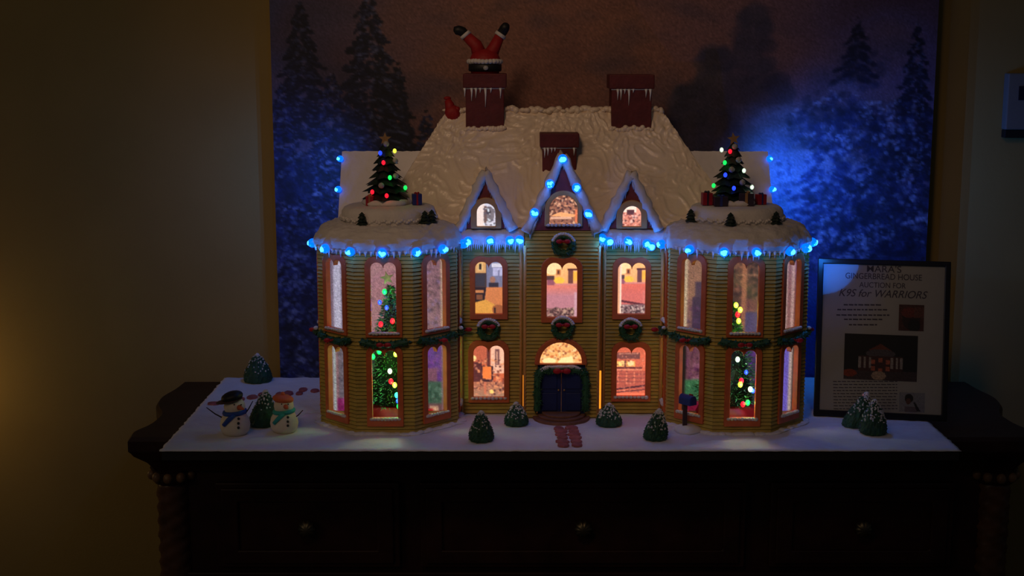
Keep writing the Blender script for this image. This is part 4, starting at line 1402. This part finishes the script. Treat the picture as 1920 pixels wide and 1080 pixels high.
# ---- upside-down figure in the chimney, and a sack
cx_, zt_ = (CH1[0] + CH1[1]) / 2, CH1[2]
cyy = .365 + .037
fg = thing('upside_down_figure', 'toy figure in red trousers stuck headfirst in the chimney, boots in the air', 'figurine', (cx_, cyy, zt_))
mb = MB()
hip = Vector((cx_, cyy, zt_ + .030))
mb.lathe([(.028, zt_ + .0), (.031, zt_ + .012), (.031, zt_ + .028), (.026, zt_ + .040), (.014, zt_ + .047), (.003, zt_ + .049)], 24, (cx_, cyy, 0))
qa, qb = P(873, 66, cyy), P(938, 66, cyy)
mb.tube([hip + Vector((-.010, 0, .004)), hip.lerp(qa, .5) + Vector((.001, 0, .004)), qa], [.016, .0125, .0100], 12)
mb.tube([hip + Vector((.010, 0, .004)), hip.lerp(qb, .5) + Vector((.003, 0, -.002)), qb], [.016, .0125, .0095], 12)
obj('trousers', mb, M_SUIT, fg, smooth=True)
mb = MB()
for k in range(26):
    a = 2 * PI * k / 26
    mb.ball((cx_ + .031 * math.cos(a), cyy + .031 * math.sin(a), zt_ + .0235), (.0062, .006, .0052), 8, 6, wob=.3)
obj('fur_trim', mb, M_FLUFF, fg, smooth=True)
obj('belt', MB().lathe([(.0315, zt_ + .004), (.0335, zt_ + .006), (.0335, zt_ + .017), (.0315, zt_ + .019)], 28, (cx_, cyy, 0)), M_BLACK, fg, smooth=True)
obj('buckle', MB().ball((cx_ + .002, cyy - .0345, zt_ + .011), (.0055, .0025, .0048), 10, 7), M_SILVER, fg, smooth=True)
for (q, tip) in ((qa, P(860, 66, cyy - .004)), (qb, P(943, 56, cyy - .012))):
    d = (q - hip).normalized()
    obj('boot_cuff', MB().tube([q - d * .003, q + d * .004], [.0118, .0118], 14, wob=.15), M_FLUFF, fg, smooth=True)
    toe = (tip - q).normalized()
    obj('boot', MB().tube([q + d * .002, q + d * .009, q + d * .013 + toe * .006, q + d * .012 + toe * .014, q + d * .011 + toe * .017], [.0092, .0100, .0098, .0080, .003], 12), M_BLACK, fg, smooth=True)
sk = thing('red_sack', 'red sack slumped on the roof beside the chimney with the boots', 'sack', P(848, 226, .385))
mb = MB()
p0, p1, p2 = P(849, 212, .385), P(843, 196, .387), P(839, 187, .388)
mb.ball(p0, (.0155, .013, .0155), 16, 10, wob=.2, wf=70)
mb.tube([p0 + Vector((-.004, 0, 0)), p1, p2], [.0125, .0095, .0065], 10)
obj('bag', mb, M_SUIT, sk, smooth=True)
obj('gathered_neck', MB().ball(p2 + Vector((.0005, 0, .003)), (.0075, .007, .004), 10, 6, wob=.4), M_SUIT, sk, smooth=True)
obj('side_lump', MB().ball(P(857, 205, .382), (.0065, .006, .006), 10, 7), M_SUIT, sk, smooth=True)

# ---- icing shrubs
def shrub(px, pb, wpx, pt, label, lean=0.0, snow=1.0):
    g = G(px, pb)
    sc = (g - CAM).length / FPX
    r = wpx * sc / 2
    c = Vector((g.x, g.y + r * .8, 0))
    h = zat(pt, c.y)
    t = thing('icing_shrub', label, 'shrub', c, 'green icing shrubs on the snow board')
    mb = MB()
    prof = [(r * .92, 0), (r, h * .10), (r * .98, h * .25), (r * .86, h * .42), (r * .66, h * .60), (r * .46, h * .76), (r * .28, h * .90), (r * .10, h * .985), (.0005, h)]
    mb.lathe(prof, 36, c, fn=lambda q, a, z: q * (1 + .09 * noise.noise(Vector((c.x * 50 + 5 * math.cos(a), 5 * math.sin(a), z * 150))) + .05 * math.sin(9 * a + z * 200)))
    # piped leaf points in rings
    for ring in range(9):
        zz = h * (.06 + .88 * ring / 9)
        rr = np.interp(zz, [p[1] for p in prof], [p[0] for p in prof])
        k = max(5, int(rr / r * 18))
        for i in range(k):
            a = 2 * PI * (i + .5 * (ring % 2)) / k
            p = c + Vector((rr * .9 * math.cos(a), rr * .9 * math.sin(a), zz))
            mb.tube([p, p + Vector((.0042 * math.cos(a), .0042 * math.sin(a), -.001))], [.0030, .0004], 5)
    if lean:
        mb.v = [(x + lean * z, y, z) for (x, y, z) in mb.v]
    obj('greenery', mb, M_SHRUB, t)
    mb = MB()
    for _ in range(int(110 * snow)):
        u = 1 - random.random() ** 1.5 * .62
        zz = h * u
        rr = np.interp(zz, [p[1] for p in prof], [p[0] for p in prof]) + .0008
        a = random.uniform(PI, 2 * PI) if random.random() < .75 else random.uniform(0, PI)
        mb.ball(c + Vector((rr * math.cos(a) + lean * zz, rr * math.sin(a), zz)), (random.uniform(.0008, .0020), .0014, random.uniform(.0010, .0026)), 6, 5, wob=.4)
    mb.ball(c + Vector((lean * h, 0, h * .985)), (.0042, .0042, .003), 8, 6, wob=.4)
    obj('snow_dusting', mb, M_FLUFF, t, smooth=True, kind='stuff')
shrub(480, 719, 52, 664, 'snow-tipped green shrub standing alone at the back corner of the board', snow=.7)
shrub(489, 802, 50, 732, 'tall green shrub standing between and behind the two snowmen', lean=.12, snow=.4)
shrub(902, 830, 46, 772, 'pointed green shrub in front of the dining window, nearest the board edge', snow=.5)
shrub(968, 800, 44, 755, 'rounded snowy shrub beside the steps under the seam by the dining window')
shrub(1143, 801, 48, 757, 'rounded snowy shrub beside the steps on the mailbox side', snow=1.2)
shrub(1230, 827, 44, 768, 'pointed snow-flecked shrub just beside the mailbox', lean=.12, snow=1.2)
shrub(1605, 803, 44, 737, 'leaning snowy shrub in front of the framed poster, the rear one of two', lean=.35, snow=1.2)
shrub(1642, 817, 48, 750, 'upright snowy shrub in front of the framed poster, the front one of two', snow=1.3)

# ---- snowmen
def snowman(px, pb, label, s, scarf_m, hat, arms, nose_dx):
    g = G(px, pb)
    r = .0270 * s
    c = Vector((g.x, g.y + r * .85, 0))
    t = thing('snowman', label, 'snowman', c, 'fondant snowmen')
    zb, zh = r * .80, r * 2.02
    mb = MB()
    mb.lathe([(r * .75, -.0005), (r * .98, r * .25), (r * 1.05, r * .65), (r * .98, r * 1.05), (r * .80, r * 1.38), (r * .66, r * 1.55), (r * .70, r * 1.72), (r * .74, r * 1.95), (r * .70, r * 2.2), (r * .54, r * 2.42), (r * .28, r * 2.56), (.0005, r * 2.6)], 30, c)
    obj('body', mb, M_SNOWMAN, t, smooth=True)
    hd = c + Vector((0, 0, r * 2.02))
    obj('nose', MB().tube([hd + Vector((nose_dx * r * .5, -r * .62, .02 * r)), hd + Vector((nose_dx * r * .95, -r * 1.05, .0))], [r * .20, r * .05], 10), M_CARROT, t, smooth=True)
    for e in (-1, 1):
        obj('eye', MB().ball(hd + Vector(((nose_dx * .4 + e * .24) * r, -r * .66, r * .22)), r * .055, 8, 6), M_BLACK, t, smooth=True)
    zs = r * 1.55
    pts = [c + Vector((r * .70 * math.cos(2 * PI * k / 24), r * .70 * math.sin(2 * PI * k / 24), zs + r * .06 * math.cos(2 * PI * k / 24))) for k in range(25)]
    sc = obj('scarf', MB().tube(pts, r * .17, 8), scarf_m, t, smooth=True)
    obj('scarf_end', MB().tube([c + Vector((.12 * r, -r * .78, zs)), c + Vector((-.25 * r, -r * .98, zs - r * .30)), c + Vector((-.62 * r, -r * .93, zs - r * .72))], [r * .15, r * .16, r * .14], 8), scarf_m, sc, smooth=True)
    for k in range(3):
        z = r * (1.28 - .30 * k)
        rr = [.90, 1.02, 1.05][k] * r
        obj('button', MB().ball(c + Vector((r * .42, -math.sqrt(rr ** 2 - (r * .42) ** 2), z)), r * .10, 8, 6), M_BLACK, t, smooth=True)
    if hat == 'black':
        h = obj('hat', MB().ball(hd + Vector((-.15 * r, 0, r * .62)), (r * .78, r * .74, r * .40), 18, 10, Matrix.Rotation(R(-14), 4, 'Y')), M_BLACK, t, smooth=True)
        obj('hat_brim', MB().ball(hd + Vector((-.35 * r, -.05 * r, r * .36)), (r * .95, r * .85, r * .10), 18, 8, Matrix.Rotation(R(-10), 4, 'Y')), M_BROWN, h, smooth=True)
    else:
        h = obj('hat', MB().ball(hd + Vector((-.05 * r, .03 * r, r * .46)), (r * .80, r * .76, r * .34), 18, 10, Matrix.Rotation(R(8), 4, 'Y')), M_CARROT, t, smooth=True)
        obj('pompom', MB().ball(hd + Vector((-.05 * r, 0, r * .85)), r * .16, 10, 7), M_CARROT, h, smooth=True)
    for (ax, ay, bx, by) in arms:
        a, b = P(ax, ay, c.y), P(bx, by, c.y - .004)
        a = a.lerp(Vector((c.x, c.y, a.z)), .25)
        obj('twig_arm', MB().tube([a, a.lerp(b, .55) + Vector((0, 0, -.002)), b], [.0015, .0012, .0008], 6), M_TWIG, t)
snowman(437, 819, 'cream snowman with black hat and blue scarf', 1.0, M_BLUESC, 'black', ((416, 786, 387, 764), (462, 780, 474, 752)), .9)
snowman(530, 814, 'cream snowman with orange cap and teal scarf', .94, M_TEALSC, 'orange', ((553, 786, 568, 769),), .5)

# ---- stone paths
def stone(parent, px, py, wpx, hpx):
    a = G(px, py)
    w_ = wpx / FPX * (a - CAM).length
    d_ = abs(G(px, py - hpx / 2).y - G(px, py + hpx / 2).y)
    n_ = 9
    ph = random.uniform(0, 6)
    ring = [(a.x + w_ / 2 * math.cos(2 * PI * k / n_ + ph) * random.uniform(.85, 1.08), a.y + d_ / 2 * math.sin(2 * PI * k / n_ + ph) * random.uniform(.85, 1.08)) for k in range(n_)]
    mb = MB()
    vs = [(x, y, -.001) for (x, y) in ring] + [(x, y, .0016) for (x, y) in ring] + [(a.x + (x - a.x) * .82, a.y + (y - a.y) * .82, .0030) for (x, y) in ring]
    fs = [(i, (i + 1) % n_, n_ + (i + 1) % n_, n_ + i) for i in range(n_)] + [(n_ + i, n_ + (i + 1) % n_, 2 * n_ + (i + 1) % n_, 2 * n_ + i) for i in range(n_)] + [tuple(reversed(range(n_))), tuple(2 * n_ + i for i in range(n_))]
    mb.add(vs, fs)
    obj('stone', mb, M_STONE, parent)
g = G(1066, 820)
pt_ = thing('stone_path', 'red stone path leading from the front steps to the board edge', 'path', (g.x, g.y, 0))
rows = [(803, 1037, 1085), (809, 1038, 1087), (815, 1040, 1090), (821, 1043, 1092), (828, 1040, 1093), (835, 1044, 1094)]
for (py, a, b) in rows:
    m_ = (a + b) / 2 + random.uniform(-4, 4)
    stone(pt_, (a + m_) / 2, py + random.uniform(-.6, .6), m_ - a - 1.5, 6.4)
    stone(pt_, (b + m_) / 2, py + random.uniform(-.6, .6), b - m_ - 1.5, 6.4)
g = G(530, 742)
pb_ = thing('stone_path', 'row of red stones crossing the snow behind the snowmen', 'path', (g.x, g.y, 0))
for (px, py, wd, hh) in ((400, 757, 24, 5), (424, 753, 18, 5), (450, 749, 20, 6), (473, 745, 22, 7), (491, 740, 14, 6), (523, 740, 12, 8), (540, 738, 20, 9), (561, 738, 14, 6), (568, 731, 18, 7), (590, 733, 17, 6), (608, 731, 16, 6)):
    stone(pb_, px, py, wd, hh)

# ---- mailbox
g = G(1284, 808)
mbx = thing('mailbox', 'tiny blue mailbox on a dark post in a snow mound', 'mailbox', (g.x, g.y + .004, 0))
mx, my = g.x, g.y + .004
obj('snow_mound', MB().lathe([(.027, -.0008), (.026, .003), (.020, .0075), (.010, .0105), (.002, .0112)], 26, (mx + .006, my, 0), fn=lambda r, a, z: r * (1 + .08 * math.sin(3 * a + 1))), M_SNOW, mbx, smooth=True)
zt = zat(757, my)
obj('post', MB().box(mx - .0042, mx + .0042, my - .004, my + .004, .004, zt), M_POSTDK, mbx, bevel=.0008)
Mx = Matrix.Translation((mx + .0045, my - .004, zt)) @ Matrix.Rotation(R(38), 4, 'Z')
sec = [(-.0085, 0), (.0085, 0), (.0085, .010)] + [(.0085 * math.cos(PI * k / 10), .010 + .0085 * math.sin(PI * k / 10)) for k in range(1, 10)] + [(-.0085, .010)]
bx_ = obj('box', MB().prism(sec, [], -.016, .014, lambda u, z, d: Mx @ Vector((u, -d, z))), M_MAILBLUE, mbx, bevel=.0012)
obj('box_door', MB().prism([(u * .9, z * .92 + .0008) for (u, z) in sec], [], .0142, .0155, lambda u, z, d: Mx @ Vector((u, -d, z))), M_MAILBLUE, bx_)
obj('flag', MB().box(.0090, .0104, -.004, .0, .004, .018, Mx).box(.0090, .0104, -.004, .006, .012, .018, Mx), M_RED, bx_)

# ------------------------------------------------------------------ framed poster
bl, br = G(1525, 779), G(1775, 791)
FWD = (br - bl).length
FHT = 0.312
mid_ = (bl + br) / 2
rz = math.atan2(br.y - bl.y, br.x - bl.x)
fp = thing('framed_poster', 'black framed printed notice with photos leaning upright on the snow board', 'framed poster', (mid_.x, mid_.y, 0.0006), None, (R(-12), 0, rz))
H2 = FWD / 2
fl = lambda u, z, d: Vector((u, -d, z))
obj('frame', MB().prism([(-H2, 0), (H2, 0), (H2, FHT), (-H2, FHT)], [[(-H2 + .011, .012), (H2 - .011, .012), (H2 - .011, FHT - .010), (-H2 + .011, FHT - .010)]], -.012, .004, fl), M_FRAMEBK, fp, local=True, bevel=.0015)
pa = obj('paper', MB().box(-H2 + .010, H2 - .010, .0010, .0030, .011, FHT - .009), M_PAPER, fp, local=True)
obj('backing', MB().box(-H2 + .004, H2 - .004, .0035, .011, .004, FHT - .004), M_FRAMEBK, fp, local=True)
obj('glass', MB().add([(-H2 + .010, -.0012, .011), (H2 - .010, -.0012, .011), (H2 - .010, -.0012, FHT - .009), (-H2 + .010, -.0012, FHT - .009)], [(0, 1, 2, 3)]), M_GLASS, fp, local=True)
# easel strut behind
obj('easel_strut', MB().add([(-.02, .011, .22), (.02, .011, .22), (.025, .085, .020), (-.025, .085, .020), (-.02, .013, .22), (.02, .013, .22), (.025, .088, .020), (-.025, .088, .020)],
    [(0, 3, 2, 1), (4, 5, 6, 7), (0, 1, 5, 4), (1, 2, 6, 5), (2, 3, 7, 6), (3, 0, 4, 7)]), M_FRAMEBK, fp, local=True)
def pu(px, py):
    """photo pixel on the sheet -> sheet coordinates, measured from the frame corners"""
    v = (py - (487 + 5 * (px - 1542) / 241)) / (291 + 7 * (px - 1542) / 241)
    xl_ = 1542 - 17 * v
    xr_ = 1783 - 8 * v
    return -H2 + FWD * (px - xl_) / (xr_ - xl_), FHT * (1 - v)
def text(body, px, py, wpx, hpx, shear=0.0, name='lettering'):
    cu_ = bpy.data.curves.new(name, 'FONT')
    cu_.body = body
    cu_.align_x = 'CENTER'
    cu_.align_y = 'CENTER'
    cu_.shear = shear
    cu_.offset = 0.004
    o = bpy.data.objects.new(name, cu_)
    C.objects.link(o)
    dg = bpy.context.evaluated_depsgraph_get()
    me = bpy.data.meshes.new_from_object(o.evaluated_get(dg))
    C.objects.unlink(o)
    bpy.data.objects.remove(o)
    xs = [v.co.x for v in me.vertices]
    ys = [v.co.y for v in me.vertices]
    u, z = pu(px, py)
    sx = wpx / 944.0 / (max(xs) - min(xs))
    sy = hpx / 944.0 / (max(ys) - min(ys))
    for v in me.vertices:
        v.co = Vector((u + v.co.x * sx, .0006, z + v.co.y * sy))
    me.materials.append(M_INK)
    t = bpy.data.objects.new(name, me)
    C.objects.link(t)
    t.parent = pa
text("MARA'S", 1662, 507, 62, 13)
text('GINGERBREAD HOUSE', 1661, 521, 138, 11)
text('AUCTION FOR', 1659, 537, 84, 10)
text('K9S for WARRIORS', 1658, 553, 160, 14, .3)
def wordline(mb, x0, x1, py, hpx):
    x = x0
    while x < x1 - 2:
        wl_ = min(random.uniform(4, 10), x1 - x)
        ua, z = pu(x, py)
        ub, _ = pu(x + wl_, py)
        h = hpx / 944 / 2
        y = .0007
        mb.add([(ua, y, z - h), (ub, y, z - h), (ub, y, z + h), (ua, y, z + h)], [(0, 1, 2, 3)])
        x += wl_ + 1.8
mb = MB()
for (py, c_, hw_) in ((573, 1622, 35), (582, 1621, 46), (592, 1622, 49), (600, 1623, 36), (610, 1622, 26)):
    wordline(mb, c_ - hw_, c_ + hw_, py, 2.6)
obj('small_print', mb, M_INK, pa, local=True, kind='stuff')
mb = MB()
for k in range(10):
    wordline(mb, 1564, 1684, 715 + k * 5.6, 1.6)
obj('small_print', mb, M_INK, pa, local=True, kind='stuff')
M_PHOTO = print_mat('printed_photo', False)
def photo(pic, px0, py0, px1, py1, label):
    (u0, z1), (u1, z0) = pu(px0, py0), pu(px1, py1)
    panel('printed_photo', pic, fl, u0, u1, z0, z1, M_PHOTO, pa, local=True, d=-.0004, label=label)
p = Pic(40, 48, (84, 44, 40))
p.ell(.5, .55, .36, .42, (48, 26, 28)).ell(.4, .3, .3, .2, (120, 50, 44)).rect(.6, .1, 1, .5, (110, 66, 62)).ell(.62, .8, .25, .25, (20, 16, 20)).noise(.15)
photo(p, 1689, 572, 1733, 622, 'small reddish brown printed photo')
p = Pic(110, 76, (10, 8, 12))
p.rect(0, .8, 1, 1, (70, 56, 66)).quad([(.38, .5), (.34, .34), (.5, .2), (.66, .36), (.64, .5)], (120, 60, 44)).ell(.5, .42, .2, .1, (90, 84, 100)).rect(.2, .48, .8, .8, (74, 40, 44))
for x in (.2, .27, .34, .64, .71, .77):
    p.rect(x, .5, x + .03, .74, (170, 166, 176))
for (x, y) in ((.4, .56), (.5, .52), (.6, .56), (.4, .7), (.6, .7), (.5, .74)):
    p.rect(x - .03, y, x + .03, y + .09, (196, 110, 90))
p.ell(.48, .9, .1, .1, (180, 160, 150)).ell(.08, .86, .1, .08, (150, 60, 30)).noise(.12)
photo(p, 1588, 626, 1720, 716, 'printed night photo of a lit gingerbread house')
p = Pic(44, 36, (150, 156, 178))
p.ell(.38, .3, .17, .24, (34, 28, 36)).ell(.36, .45, .1, .16, (110, 70, 66)).rect(.22, .72, .7, 1, (120, 112, 130)).quad([(.55, .5), (.62, .48), (.85, .95), (.7, .95)], (40, 40, 60)).noise(.06)
photo(p, 1688, 735, 1734, 773, 'small pale printed portrait')
